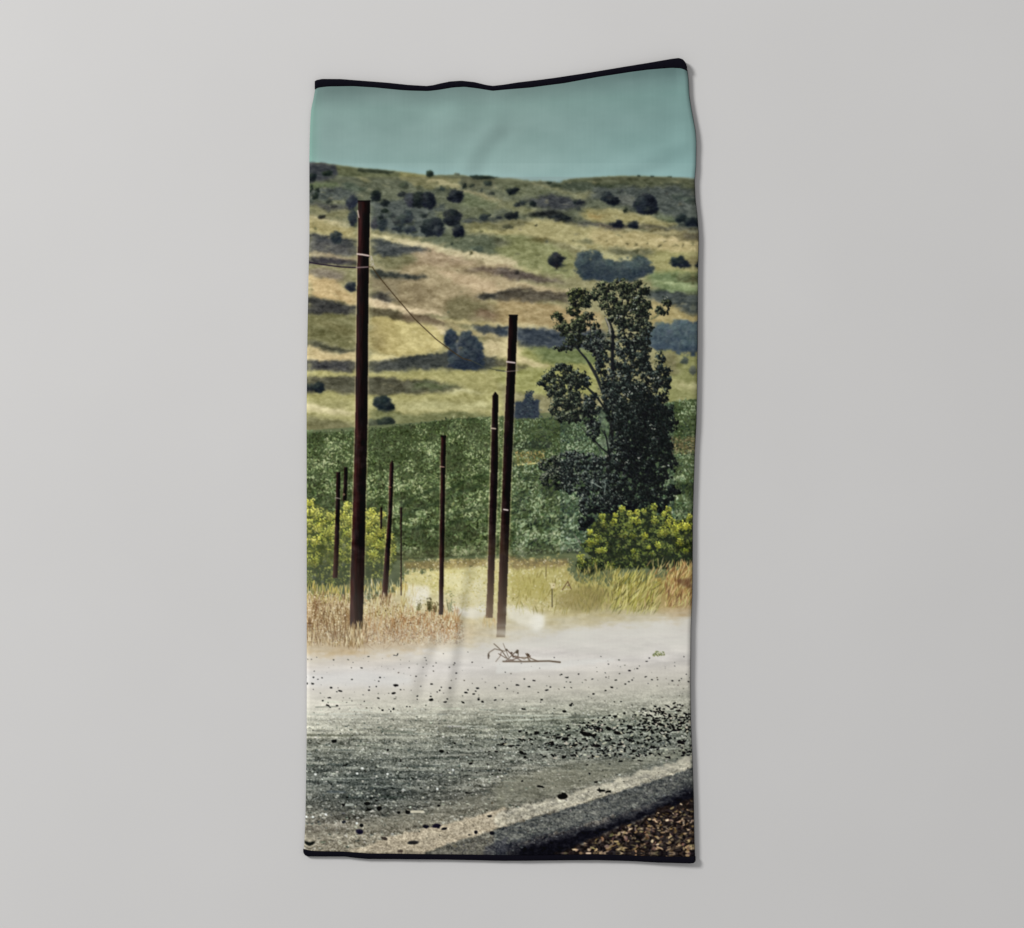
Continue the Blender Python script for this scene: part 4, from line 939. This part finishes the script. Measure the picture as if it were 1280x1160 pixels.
for k in range(40):
    x, y = fp('c8', [(rng.uniform(925, 995), rng.uniform(632, 660))])[0]
    S(x, y, 1.3, .6, rng.uniform(0, 3), jc([(110, 122, 70), (150, 156, 100), (80, 90, 54)][rng.integers(3)], 8), .85)
Ln('c8', [(925, 655), (995, 655)], 1, (130, 130, 96), a=.6)

# ---- fallen branch ---------------------------------------------------------
BR = (96, 80, 66)
for pts, wd in [([(1055, 776), (980, 768), (900, 770), (820, 772), (680, 771)], 2.1), ([(910, 770), (860, 750), (840, 720)], 1.4), ([(850, 765), (840, 745), (800, 745)], 1.3), ([(800, 768), (740, 730), (700, 690)], 1.4), ([(700, 765), (745, 725), (770, 700)], 1.3),
                ([(720, 768), (670, 700), (620, 655)], 1.2), ([(582, 750), (588, 712), (625, 688), (690, 704)], 1.2), ([(715, 740), (680, 652)], .9), ([(632, 772), (660, 738), (668, 710)], 1), ([(690, 745), (760, 770)], 1.1), ([(780, 700), (778, 740), (740, 765)], 1.1),
                ([(830, 720), (860, 770)], 1.2), ([(650, 720), (700, 750)], 1), ([(760, 735), (820, 755), (860, 735)], 1.1), ([(700, 772), (790, 745)], 1.2)]:
    Ln('M', pts, wd, jc(BR, 8), a=.9, soft=.6)
for x, y in [(702, 695), (775, 700), (770, 712), (585, 735), (846, 728), (735, 715), (748, 740)]:
    ox, oy, s = FR['M']
    S(ox + x / s, oy + y / s, 1.8, 1.6, 0, jc((70, 56, 46), 8), .85)
Ln('M', [(583, 722), (584, 750)], 1.7, (82, 70, 60))

# ---- signs -----------------------------------------------------------------
Ln('c8', [(332, 262), (332, 370)], 1.4, (92, 84, 60), a=.85)
P('c8', [(322, 230), (352, 230), (350, 260), (325, 264)], (222, 212, 176), .8, .3, a=.65)
S(620 + 340 / 4.741, 680 + 243 / 4.741, 1.1, .9, 0, (150, 130, 90), .8)
Ln('c8', [(392, 270), (425, 220), (444, 264)], 1.2, (104, 82, 62), a=.8)
Ln('c8', [(405, 268), (440, 266)], 1., (206, 196, 160), a=.6)
S(620 + 427 / 4.741, 680 + 244 / 4.741, 1.2, 1.6, .4, (110, 96, 76), .7)
Ln('c8', [(296, 125), (296, 190)], 1.2, (112, 100, 70), a=.7)

# carry the print on past its seams
for x0 in (387.6,):
    k = int((x0 - PX0) * PS)
    img[:, :k] = img[:, k:2 * k][:, ::-1]
k = int((865.8 - PX0) * PS)
n = CW - k
img[:, k:] = img[:, k - n:k][:, ::-1]
k = int((1065.5 - PY0) * PS)
n = CH - k
img[k:] = img[k - n:k][::-1]
# ---- poles and wires -------------------------------------------------------


def pole(le, ri, shade=1., rim=.5, fade=None, red=1.):
    """le, ri: lists of (x, y) down the left and the right side"""
    pts = le + ri[::-1]
    w, m = mask_poly(pts, .35, 0)
    X, Y = GX[w], GY[w]
    xl = np.interp(Y, [p[1] for p in le], [p[0] for p in le])
    xr = np.interp(Y, [p[1] for p in ri], [p[0] for p in ri])
    u = np.clip((X - xl) / (xr - xl), 0, 1)
    grain = fbm(X / 1.1, Y / 14, 81, 3) - .5
    patch = fbm(X / 5, Y / 22, 83, 3) - .5
    a = np.interp(u, [0, .12, .3, .6, 1], [1.25, 1.35, 1.0, .55, .42])
    col = np.stack([a * (42 + 18 * red * (patch * 2 + .2)), a * (31 + 6 * patch), a * (30 + 3 * patch)], -1) * shade + (grain * 22)[..., None]
    col = np.clip(col, 12, 255)
    if fade:
        f = np.clip((Y - fade[0]) / (fade[1] - fade[0]), 0, 1)[..., None] * fade[2]
        col = col * (1 - f) + f * np.array([168, 148, 122], np.float32)
    put(w, m, col)
    if rim:
        for sd, al in ((le, rim), (ri, rim * .7)):
            d = -.7 if sd is le else .9
            w, m = mask_line([(x + d, y) for x, y in sd], .9, soft=.7)
            top = min(p[1] for p in le) + 10
            put(w, m * al * np.clip((GY[w] - top) / 20, 0, 1) * (1 if not fade else 1 - .8 * np.clip((GY[w] - fade[0]) / (fade[1] - fade[0]), 0, 1)), (190, 172, 140))


pole([(500.7, 634), (500.9, 744)], [(502.8, 634), (502.5, 744)], 1.15, 0, (690, 740, .4), .4)
pole([(475.6, 634), (475.6, 661)], [(478.6, 634), (477.8, 661)], 1.1, 0, None, .4)
pole([(430.6, 584), (430.0, 605), (429, 626)], [(435.2, 584), (434.6, 605), (433.6, 626)], .9, .15, None, .4)
pole([(421, 590), (420, 640), (418, 690), (416.5, 722)], [(426, 590), (425.4, 640), (424, 690), (422.6, 722)], .95, .2, (650, 725, .28), .4)
pole([(490, 575), (487.5, 581), (486, 640), (481, 700), (477.5, 748)], [(490.6, 575), (492.6, 580), (490.6, 640), (487.5, 700), (484.6, 748)], 1.05, .35, (690, 755, .45), .9)
pole([(551.4, 544.5), (551, 600), (549.8, 680), (548.7, 768)], [(557.8, 544.5), (556.6, 600), (555.6, 680), (554.2, 768)], .95, .35, (670, 765, .42), .8)
pole([(618.6, 490), (615.6, 495), (613.6, 580), (611, 670), (608.9, 740), (607, 772)], [(619.2, 490), (622.8, 494), (622.6, 580), (619.6, 670), (617.4, 740), (616, 772)], .8, .5, (650, 770, .72), .35)
pole([(636.4, 394), (633.8, 460), (631, 520), (627.2, 630), (622.7, 740), (620.6, 796)], [(647, 394), (644.6, 460), (642.1, 520), (637.6, 630), (634, 740), (631.6, 796)], .78, .5, (640, 790, .62), .5)
pole([(448.2, 251.3), (448.2, 290), (447, 340), (445.6, 440), (444.7, 520), (442, 620), (438.6, 730), (437.8, 786)], [(463, 251.3), (462.4, 290), (461.4, 340), (460.4, 440), (460, 520), (457.6, 620), (455.6, 730), (453.6, 786)], .95, .55, (680, 790, .34), 1.)
for a, b in (((448.4, 252), (462.8, 252)), ((636.6, 394.6), (646.8, 394.6)), ((551.6, 545.2), (557.6, 545.2))):
    Ln('N', [a, b], 1.6, (20, 16, 18), a=.9)
Ln('A', [(560, 530), (572, 600)], 1.2, (206, 188, 178), a=.8)
# feet of the poles in the grass
blades(160, 434, 458, 786, 812, 6, 18, .0, GOLD, .7, (.5, .9))
blades(60, 474, 490, 748, 760, 5, 11, .0, GOLD, .7, (.5, .9))
blades(50, 604, 620, 776, 786, 4, 10, .0, [(206, 188, 146), (190, 170, 124)], .8, (.4, .8))
P('M', [(620, 560), (720, 560), (720, 620), (620, 620)], (206, 196, 170), 5, 2, 5, .45, 6)
# wires and rings
Ln('c3', [(20, 222), (76, 233), (140, 245), (200, 253), (280, 263), (366, 266)], 1.5, (44, 36, 50))
Ln('c3', [(366, 266), (442, 262)], 1.3, (150, 132, 130), a=.85)
Ln('c3', [(442, 262), (462, 262), (500, 318), (600, 438), (720, 578), (850, 700), (950, 775), (1010, 815), (1062, 828)], 1.3, (70, 58, 40), 1.1, .9)
Ln('c3', [(1062, 828), (1130, 862), (1190, 880), (1262, 888)], 1., (70, 74, 62), a=.75)
Ln('c4', [(0, 870), (60, 876)], 1., (80, 80, 70), a=.8)
Ln('c4', [(52, 876), (110, 872), (132, 868)], .9, (150, 140, 128), a=.8)
Ln('c3', [(372, 184), (405, 188), (440, 194)], 2., (196, 180, 170), a=.95)
for pts in ([(446, 196), (460, 200), (462, 218), (450, 222)], [(452, 205), (468, 222), (470, 245), (455, 258)], [(458, 195), (455, 230), (480, 262)], [(448, 240), (466, 250)]):
    Ln('c3', pts, .8, (176, 168, 158), a=.75)
Ln('c4', [(64, 818), (112, 824)], 1.9, (196, 182, 176), a=.95)
Ln('c4', [(112, 824), (128, 850), (118, 900)], .7, (160, 150, 130), a=.5)
Ln('c6', [(46, 648), (70, 652)], 1.6, (196, 186, 188), a=.95)
Ln('c5', [(1180, 171), (1206, 174)], 1.5, (186, 172, 160), a=.9)
Ln('c5', [(240, 590), (270, 596)], 1.2, (150, 146, 140), a=.85)
Ln('c5', [(872, 402), (896, 405)], 1.3, (176, 150, 140), a=.85)
Ln('c5', [(560, 525), (575, 527)], 1.2, (150, 116, 104), a=.8)
S(370 + 292 / 4.835, 500 + 570 / 4.835, 1.8, 1.8, 0, (130, 112, 100), .8)
S(370 + 372 / 4.835, 500 + 180 / 4.835, 0.1, 0.1, 0, (0, 0, 0), .1)

# drift of dust hanging over the lane and the foot of the posts
w = window(374, 690, 880, 850)
X, Y = GX[w], GY[w]
yc = np.interp(X, [374, 520, 640, 760, 880], [818, 812, 800, 787, 781])
d = np.exp(-((Y - yc) / np.where(Y < yc, 22, 28)) ** 2) * (.35 + .65 * np.clip((X - 540) / 110, 0, 1)) * np.clip(1.9 * fbm(X / 54, Y / 11, 90, 4) - .5, 0, .75)
img[w] += d[..., None] * (np.array([214, 213, 204], np.float32) - img[w])
for f, pts, c, sft, a in [('M', [(700, 405), (820, 408), (930, 465), (965, 530), (900, 570), (840, 545), (720, 480)], (230, 227, 212), 5, .34), ('M', [(850, 470), (930, 475), (950, 530), (890, 565), (860, 530)], (238, 236, 224), 4, .45),
                          ('M', [(330, 408), (440, 420), (565, 402), (568, 470), (500, 495), (400, 455)], (230, 227, 214), 5, .32), ('M', [(60, 275), (140, 272), (200, 295), (170, 350), (110, 420), (70, 400)], (232, 227, 206), 4, .45)]:
    P(f, pts, c, sft, 5, 8, a, 14)
w = window(374, 735, 590, 820)
L = img[w].mean(-1, keepdims=True)
q = (np.clip((GY[w] - 735) / 10, 0, 1) * np.clip((820 - GY[w]) / 10, 0, 1) * np.clip((590 - GX[w]) / 14, 0, 1))[..., None]
img[w] += q * ((L - img[w]) * .2 + 3)
# the road, a touch crisper
w = window(374, 845, 880, 1086)
A = img[w]
q = np.clip((GY[w] - 850) / 40, 0, 1)[..., None]
q = q * (1 - .75 * GM[w][..., None])
A += q * ((A - blur(A, 5)) * .32 + (A - 132) * .1)
w = window(374, 490, 880, 720)
q = (FM[w] * np.clip((GX[w] < 700) + (GX[w] > 842), 0, 1))[..., None]
L = img[w].mean(-1, keepdims=True)
img[w] += q * ((np.array([3, 2, -5], np.float32) + (L - img[w]) * .06) * np.clip((img[w][..., 1:2] - 30) / 40, 0, 1) + ((fbm(GX[w] / 11, GY[w] / 7, 99, 3) - .5) * 30)[..., None])
img[:] = blur(img, .8)
img += (img - blur(img, 11)) * .2
img[:] = 122 + (img - 122) * 1.07 - 2
np.clip(img, 4, 250, out=img)

# ----------------------------------------------------------------------------
# THE SCENE
# ----------------------------------------------------------------------------
K = 0.0015                                    # metres per pixel of the reference image: the towel is about 0.73 x 1.46 m
E_LIGHT = 0.93                                # how brightly a white sheet at the towel comes out (linear)
WORLD_S, KEY_P = .40, 1190


def wx(x):
    return (np.asarray(x, np.float64) - 640) * K


def wy(y):
    return (580 - np.asarray(y, np.float64)) * K


def lin(c):
    c = np.asarray(c, np.float32) / 255
    return np.where(c <= .04045, c / 12.92, ((c + .055) / 1.055) ** 2.4)


scene = bpy.context.scene
col = scene.collection

# outline of the cloth -------------------------------------------------------
TOP_O = [(393.9, 102.8), (396, 101.3), (403, 99.8), (425.8, 99.9), (452.7, 102), (485.8, 104.6), (510.6, 107.2), (533.4, 108.5), (541, 107.6), (547.9, 105.9), (562.3, 103), (576.8, 102.1), (593.4, 103.8), (607.8, 107.2),
         (616, 108.4), (630, 106.8), (647.4, 104), (670.6, 101.3), (691.7, 98.6), (738, 91.6), (780, 84.7), (810, 79.9), (839, 74.9), (848, 73.9), (853, 75.6), (856.5, 79.6), (858.2, 85)]
TOP_I = [(393.9, 112.4), (400, 110.8), (411.4, 109.6), (442.4, 109.3), (469.3, 111), (502.4, 114.2), (514.8, 114.8), (535.5, 115.2), (550, 113.6), (566.5, 111.1), (581, 110.3), (597.5, 112.1), (616, 114.9), (630, 113.6),
         (662, 111), (704.4, 105.6), (746.6, 98), (788.7, 91.6), (809.8, 88.9), (839.4, 86.5), (850, 87), (858.2, 89.8)]
BOT_I = [(379.6, 1060.6), (390.7, 1062.7), (432, 1063.6), (461, 1065.8), (514.8, 1066.4), (576.8, 1067.2), (630, 1068), (683.3, 1067.8), (746.6, 1066.5), (778.2, 1067.8), (809.8, 1069.2), (868.6, 1069.6)]
BOT_O = [(379.3, 1064.5), (381, 1068.2), (385, 1069.9), (432, 1070), (442.4, 1071.4), (459, 1073), (494, 1073.3), (556, 1073.8), (630, 1075.4), (683.3, 1074.9), (746.6, 1074.4), (788.7, 1075.6), (820.4, 1077.3), (862.6, 1078),
         (867.5, 1077.3), (869, 1074.5)]
LEFT = [(394.4, 111), (391.7, 126), (389.2, 136.5), (388.1, 153), (387.4, 176), (387, 200), (387, 300), (386.4, 321), (385.5, 367), (384.8, 404), (384, 456), (383.5, 520), (383.7, 740), (383.6, 920), (383, 963), (382, 1025), (380.2, 1061), (379.9, 1070)]
RIGHT = [(858.2, 87), (860, 100), (860.6, 119), (862.6, 131.7), (865.7, 148.6), (868.5, 163.4), (869.6, 178), (869.2, 207.6), (867.4, 226.6), (868.5, 249.8), (871, 271), (872.7, 295), (872.4, 311.6), (871.6, 343), (871.3, 427.6), (870.6, 491),
         (869.6, 531.6), (867.8, 563), (866.4, 605.5), (865.2, 647.6), (864.8, 740), (862.8, 785.5), (862.1, 848.7), (862.8, 900), (864.7, 944), (866.4, 997), (867.3, 1050), (868, 1072)]


def curve(pts, q, ax=0, smooth=3.0):
    """smoothed interpolation of a traced edge"""
    a = np.array(pts)
    lo, hi = a[0, ax], a[-1, ax]
    g = np.linspace(lo, hi, 1600)
    v = np.interp(g, a[:, ax], a[:, 1 - ax])
    n = max(1, int(smooth / (hi - lo) * 1600))
    k = np.hanning(2 * n + 3)[1:-1]
    k /= k.sum()
    p = np.pad(v, n, mode='reflect', reflect_type='odd')
    v = np.convolve(p, k, 'valid')
    return np.interp(q, g, v)


def seg_d(X, Y, pts):
    """signed side and distance to a polyline"""
    best = np.full(X.shape, 1e9)
    for (xa, ya), (xb, yb) in zip(pts[:-1], pts[1:]):
        dx, dy = xb - xa, yb - ya
        t = np.clip(((X - xa) * dx + (Y - ya) * dy) / (dx * dx + dy * dy), 0, 1)
        best = np.minimum(best, np.hypot(X - xa - t * dx, Y - ya - t * dy))
    return best


FOLDS = [  # polyline, half-width in units, height in mm
    ([(578, 222), (586, 200), (600, 178), (616, 162)], 8, 2.0),
    ([(604, 214), (616, 188), (634, 170)], 7, -1.3),
    ([(640, 150), (662, 182), (700, 200)], 12, -1.2),
    ([(770, 214), (815, 196), (860, 176)], 9, 1.5),
    ([(800, 222), (835, 208), (872, 196)], 7, -1.2),
    ([(577, 96), (575, 125), (570, 150)], 15, 2.6),
    ([(538, 100), (542, 130)], 13, -1.6),
    ([(614, 100), (612, 130)], 12, -1.6),
    ([(584, 700), (575, 760), (568, 800), (561, 850), (548, 905)], 7, 2.7),
    ([(596, 690), (587, 735), (581, 790), (573, 838), (566, 880)], 6, -2.3),
    ([(548, 806), (532, 845), (525, 880)], 6, -2.1),
    ([(536, 800), (520, 840), (512, 872)], 6, 1.2),
    ([(848, 90), (838, 130), (842, 190)], 12, -1.6),
    ([(400, 120), (404, 170), (400, 240)], 12, 1.0),
    ([(390, 128), (470, 124), (560, 130)], 9, -.7),
    ([(640, 122), (740, 112), (850, 100)], 9, -.7),
    ([(700, 640), (690, 760), (700, 900)], 26, 1.2),
    ([(460, 850), (455, 930), (470, 1010)], 24, 1.4),
    ([(500, 420), (520, 520), (500, 640)], 30, 1.2),
    ([(760, 330), (770, 430), (750, 520)], 30, 1.0),
    ([(640, 1000), (660, 1062)], 16, 1.6),
    ([(748, 1030), (744, 1066)], 14, 1.6),
]


def lift(X, Y):
    """height of the cloth over the surface, metres (before the rolled edges)"""
    z = np.zeros(X.shape)
    for pts, wd, h in FOLDS:
        xs = [p[0] for p in pts]
        ys = [p[1] for p in pts]
        r = wd * 3.2
        sel = (X > min(xs) - r) & (X < max(xs) + r) & (Y > min(ys) - r) & (Y < max(ys) + r)
        if sel.any():
            z[sel] += h * np.exp(-.5 * (seg_d(X[sel], Y[sel], pts) / wd) ** 2)
    z += (fbm(X / 95, Y / 130, 14, 3) - .5) * 5
    z += (fbm(X / 34, Y / 46, 18, 2) - .5) * 1.1
    # the right side stands off the surface a little
    z += 3.0 * np.clip((X - 815) / 55, 0, 1) ** 2 * (.5 + .5 * np.sin((Y - 130) / 150))
    return z * .001


def grid_obj(name, X, Y, Z, mat, parent, colors=None, smooth=True, flip=False):
    n, m = X.shape
    me = bpy.data.meshes.new(name)
    co = np.stack([X, Y, Z], -1).reshape(-1, 3).astype(np.float32)
    idx = np.arange(n * m, dtype=np.int32).reshape(n, m)
    q = [idx[:-1, :-1], idx[1:, :-1], idx[1:, 1:], idx[:-1, 1:]]
    if flip:
        q = q[::-1]
    f = np.stack(q, -1).reshape(-1, 4)
    me.vertices.add(len(co))
    me.vertices.foreach_set('co', co.ravel())
    me.loops.add(f.size)
    me.loops.foreach_set('vertex_index', f.ravel())
    me.polygons.add(len(f))
    me.polygons.foreach_set('loop_start', np.arange(0, f.size, 4, dtype=np.int32))
    me.polygons.foreach_set('loop_total', np.full(len(f), 4, np.int32))
    me.polygons.foreach_set('use_smooth', np.full(len(f), smooth))
    if colors is not None:
        at = me.color_attributes.new('print', 'FLOAT_COLOR', 'POINT')
        c4 = np.ones((len(co), 4), np.float32)
        c4[:, :3] = colors.reshape(-1, 3)
        at.data.foreach_set('color', c4.ravel())
    me.update(calc_edges=True)
    me.validate()
    me.materials.append(mat)
    o = bpy.data.objects.new(name, me)
    col.objects.link(o)
    o.parent = parent
    return o


# materials ------------------------------------------------------------------
def cloth_material(name, color=None, bump=.12, scale=900, vary=.06):
    m = bpy.data.materials.new(name)
    m.use_nodes = True
    nt = m.node_tree
    b = nt.nodes['Principled BSDF']
    b.inputs['Roughness'].default_value = .95
    b.inputs['Specular IOR Level'].default_value = .08
    tc = nt.nodes.new('ShaderNodeTexCoord')
    n1 = nt.nodes.new('ShaderNodeTexNoise')
    n1.inputs['Scale'].default_value = scale
    n1.inputs['Detail'].default_value = 3
    nt.links.new(tc.outputs['Object'], n1.inputs['Vector'])
    w1 = nt.nodes.new('ShaderNodeTexWave')
    w1.bands_direction = 'X'
    w1.inputs['Scale'].default_value = 130
    w1.inputs['Distortion'].default_value = 1.5
    w1.inputs['Detail'].default_value = 2
    nt.links.new(tc.outputs['Object'], w1.inputs['Vector'])
    mx = nt.nodes.new('ShaderNodeMix')
    mx.data_type = 'FLOAT'
    mx.inputs[0].default_value = .35
    nt.links.new(n1.outputs['Fac'], mx.inputs[2])
    nt.links.new(w1.outputs['Fac'], mx.inputs[3])
    bp = nt.nodes.new('ShaderNodeBump')
    bp.inputs['Strength'].default_value = bump
    bp.inputs['Distance'].default_value = .0012
    nt.links.new(mx.outputs[0], bp.inputs['Height'])
    nt.links.new(bp.outputs['Normal'], b.inputs['Normal'])
    # thread-to-thread variation of the dye
    mr = nt.nodes.new('ShaderNodeMapRange')
    mr.inputs['To Min'].default_value = 1 - vary
    mr.inputs['To Max'].default_value = 1 + vary
    nt.links.new(mx.outputs[0], mr.inputs['Value'])
    mul = nt.nodes.new('ShaderNodeVectorMath')
    mul.operation = 'SCALE'
    nt.links.new(mr.outputs['Result'], mul.inputs['Scale'])
    if color is None:
        at = nt.nodes.new('ShaderNodeAttribute')
        at.attribute_name = 'print'
        nt.links.new(at.outputs['Color'], mul.inputs[0])
    else:
        mul.inputs[0].default_value = color
    nt.links.new(mul.outputs['Vector'], b.inputs['Base Color'])
    return m


M_PRINT = cloth_material('printed_cloth')
M_HEM = cloth_material('black_hem_cloth', tuple(float(v) for v in lin((12, 11, 21))), .3, 700, .3)
M_BACK = cloth_material('dark_backing_cloth', tuple(float(v) for v in lin((40, 40, 44))), .2, 700, .2)

# the towel ------------------------------------------------------------------
towel = bpy.data.objects.new('beach_towel', None)
towel.empty_display_size = .1
col.objects.link(towel)
towel['label'] = 'long beach towel printed with a dusty country road, poles and hills, on pale grey surface'
towel['category'] = 'towel'

HT = 7.0                                       # thickness of the cloth, mm
NX, NY = 700, 1400
ss = np.linspace(0, 1, NX)
tt = np.linspace(0, 1, NY)
# a few extra rows of points where the edge rolls over
ss = ss - .012 * np.sin(2 * np.pi * ss) / (2 * np.pi) * 8 * .5
Sg, Tg = np.meshgrid(ss, tt)
Xp = 386 + Sg * 482
Yp = 110 + Tg * 957
for _ in range(5):
    ytop = curve(TOP_I, np.clip(Xp, 393.9, 858.2), 0, 4)
    ybot = curve(BOT_I, np.clip(Xp, 379.6, 868.6), 0, 6)
    Yp = ytop + (ybot - ytop) * Tg
    xl = curve(LEFT, np.clip(Yp, 111, 1070), 1, 8)
    xr = curve(RIGHT, np.clip(Yp, 87, 1072), 1, 8)
    Xp = xl + (xr - xl) * Sg
dl, dr = Xp - xl, xr - Xp
dt, db = Yp - ytop, ybot - Yp


def roll(d, r):
    u = np.clip(d / r, 0, 1)
    return np.sqrt(np.clip(1 - (1 - u) ** 2, 0, 1))


edge_h = roll(dl, 4.5) * roll(dr, 5.5)
hem_h = (1 + .55 * np.exp(-(dt / 11) ** 1.3)) * (1 - .30 * np.exp(-dr / 16)) * (1 - .35 * np.exp(-dl / 12))
hem_h = hem_h * (.55 + .45 * np.clip(1 - np.exp(-db / 4), 0, 1))
body = lift(Xp, Yp)
side = np.clip(np.minimum(dl, dr) / 14, 0, 1)
Zp = .0022 + (HT * .001) * edge_h * hem_h + body * (.35 + .65 * side) + .002
rise = .0045 * np.clip((Sg - .72) / .28, 0, 1) ** 1.5           # the right side stands off the surface
Zp = np.maximum(Zp, .002) + rise
# print colour at every point of the cloth
u = np.clip((Xp - PX0) * PS - .5, 0, CW - 1.01)
v = np.clip((Yp - PY0) * PS - .5, 0, CH - 1.01)
i, j = u.astype(int), v.astype(int)
a, b = (u - i)[..., None], (v - j)[..., None]
ink = (img[j, i] * (1 - a) + img[j, i + 1] * a) * (1 - b) + (img[j + 1, i] * (1 - a) + img[j + 1, i + 1] * a) * b
ink = lin(ink) / E_LIGHT
grid_obj('print_panel', wx(Xp), wy(Yp), Zp, M_PRINT, towel, ink)


def hem(outer, inner, x0, x1, n, zf):
    """a sewn dark hem: a soft rolled strip between two traced edges, closed underneath"""
    q = np.linspace(0, 1, n)
    q = .5 - .5 * np.cos(np.pi * q) * (.35 + .65 * np.abs(np.cos(np.pi * q)) ** .3)
    xs = x0 + (x1 - x0) * np.linspace(0, 1, n)
    yo = curve(outer, xs, 0, 2.)
    yi = curve(inner, xs, 0, 4.)
    mid, half = (yo + yi) / 2, np.abs(yi - yo) / 2 + .15
    ph = np.linspace(0, 2 * np.pi, 29)[:, None]
    X = np.broadcast_to(xs, (29, n)).copy()
    Y = mid + half * np.cos(ph) * np.ones(n)
    endf = roll(np.minimum(xs - x0, x1 - xs), 4.) * .9 + .1
    zc = zf(xs, mid)
    Z = np.sign(np.sin(ph)) * np.abs(np.sin(ph)) ** .75 * .0040 * endf + .0046 + zc
    Z = np.maximum(Z, .0006)
    Z[ph[:, 0] > np.pi] = np.minimum(Z[ph[:, 0] > np.pi], .004 + zc * 0)
    Z += (fbm(X / 3, Y / 3, 7, 2) - .5) * .0006
    return X, Y, Z


for nm, outer, inner, x0, x1, top in (('hem', TOP_O, TOP_I, 393.9, 858.2, 1), ('hem', BOT_O, BOT_I, 379.3, 869.0, 0)):
    X, Y, Z = hem(outer, inner, x0, x1, 900, lambda x, y, t=top: np.clip(lift(x, y) * .6, -.001, .004) + .0008 + (.0042 if t else 0) + .0045 * np.clip((x - 735) / 130, 0, 1) ** 1.5)
    o = grid_obj(nm, wx(X), wy(Y), Z, M_HEM, towel, flip=True)

# the dark underside: a thin sheet that shows as a line along the right edge
sb = np.linspace(0, 1, 60)
tb = np.linspace(0, 1, 300)
Sb, Tb = np.meshgrid(sb, tb)
Xb = 386 + Sb * 482
for _ in range(5):
    ytb = curve(TOP_I, np.clip(Xb, 393.9, 858.2), 0, 4) - 1.5
    ybb = curve(BOT_I, np.clip(Xb, 379.6, 868.6), 0, 6) + 1
    yb2 = ytb + (ybb - ytb) * Tb
    xlb = curve(LEFT, np.clip(yb2, 111, 1070), 1, 8) + .4
    xrb = curve(RIGHT, np.clip(yb2, 87, 1072), 1, 8) + .55
    Xb = xlb + (xrb - xlb) * Sb
Zb = .0022 + .0045 * np.clip((Sb - .72) / .28, 0, 1) ** 1.5
Xc = np.concatenate([Xb, Xb[:, ::-1]], 1)
Yc = np.concatenate([yb2, yb2[:, ::-1]], 1)
Zc = np.concatenate([Zb + .0014, Zb[:, ::-1] - .0016], 1)
Xc = np.concatenate([Xc, Xc[:, :1]], 1)
Yc = np.concatenate([Yc, Yc[:, :1]], 1)
Zc = np.concatenate([Zc, Zc[:, :1]], 1)
grid_obj('backing', wx(Xc), wy(Yc), Zc, M_BACK, towel)

# the surface ----------------------------------------------------------------
mg = bpy.data.materials.new('pale_grey_surface')
mg.use_nodes = True
nt = mg.node_tree
bs = nt.nodes['Principled BSDF']
bs.inputs['Roughness'].default_value = .9
bs.inputs['Specular IOR Level'].default_value = .1
tc = nt.nodes.new('ShaderNodeTexCoord')
nz = nt.nodes.new('ShaderNodeTexNoise')
nz.inputs['Scale'].default_value = 2.2
nz.inputs['Detail'].default_value = 3
nt.links.new(tc.outputs['Object'], nz.inputs['Vector'])
cr = nt.nodes.new('ShaderNodeValToRGB')
cr.color_ramp.elements[0].position = .3
cr.color_ramp.elements[1].position = .7
BG = np.array(lin((205, 204, 203))) / E_LIGHT
cr.color_ramp.elements[0].color = (*[float(c * .985) for c in BG], 1)
cr.color_ramp.elements[1].color = (*[float(c * 1.015) for c in BG], 1)
nt.links.new(nz.outputs['Fac'], cr.inputs['Fac'])
nt.links.new(cr.outputs['Color'], bs.inputs['Base Color'])
nf = nt.nodes.new('ShaderNodeTexNoise')
nf.inputs['Scale'].default_value = 260
nf.inputs['Detail'].default_value = 4
nt.links.new(tc.outputs['Object'], nf.inputs['Vector'])
bp = nt.nodes.new('ShaderNodeBump')
bp.inputs['Strength'].default_value = .04
bp.inputs['Distance'].default_value = .001
nt.links.new(nf.outputs['Fac'], bp.inputs['Height'])
nt.links.new(bp.outputs['Normal'], bs.inputs['Normal'])
gx, gy = np.meshgrid(np.linspace(-4, 4, 41), np.linspace(4, -4, 41))
floor = grid_obj('ground', gx, gy, np.zeros_like(gx), mg, None)
floor['kind'] = 'structure'
floor['label'] = 'smooth pale grey surface under the towel'

# light ----------------------------------------------------------------------
wd = bpy.data.worlds.new('World')
scene.world = wd
wd.use_nodes = True
bgn = wd.node_tree.nodes['Background']
bgn.inputs['Color'].default_value = (1.0, 1.0, 1.005, 1)
bgn.inputs['Strength'].default_value = WORLD_S


def area(name, loc, target, size, power, color=(1, 1, 1)):
    L = bpy.data.lights.new(name, 'AREA')
    L.shape = 'DISK'
    L.size = size
    L.energy = power
    L.color = color
    o = bpy.data.objects.new(name, L)
    col.objects.link(o)
    o.location = loc
    from mathutils import Vector
    d = Vector(target) - Vector(loc)
    o.rotation_euler = d.to_track_quat('-Z', 'Y').to_euler()
    return o


area('softbox', (-8.0, 5.8, 7.4), (-.1, .1, 0), 3.3, KEY_P, (1, .995, .985))

# camera ---------------------------------------------------------------------
cam = bpy.data.cameras.new('camera')
co = bpy.data.objects.new('camera', cam)
col.objects.link(co)
cam.sensor_width = 36
cam.lens = 85
cam.clip_end = 100
co.location = (0, 0, 1280 * K * 85 / 36)
scene.camera = co

vs = scene.view_settings
scene.display_settings.display_device = 'sRGB'
vs.view_transform = 'Standard'
vs.look = 'None'
vs.exposure = 0
vs.gamma = 1
vs.use_curve_mapping = False
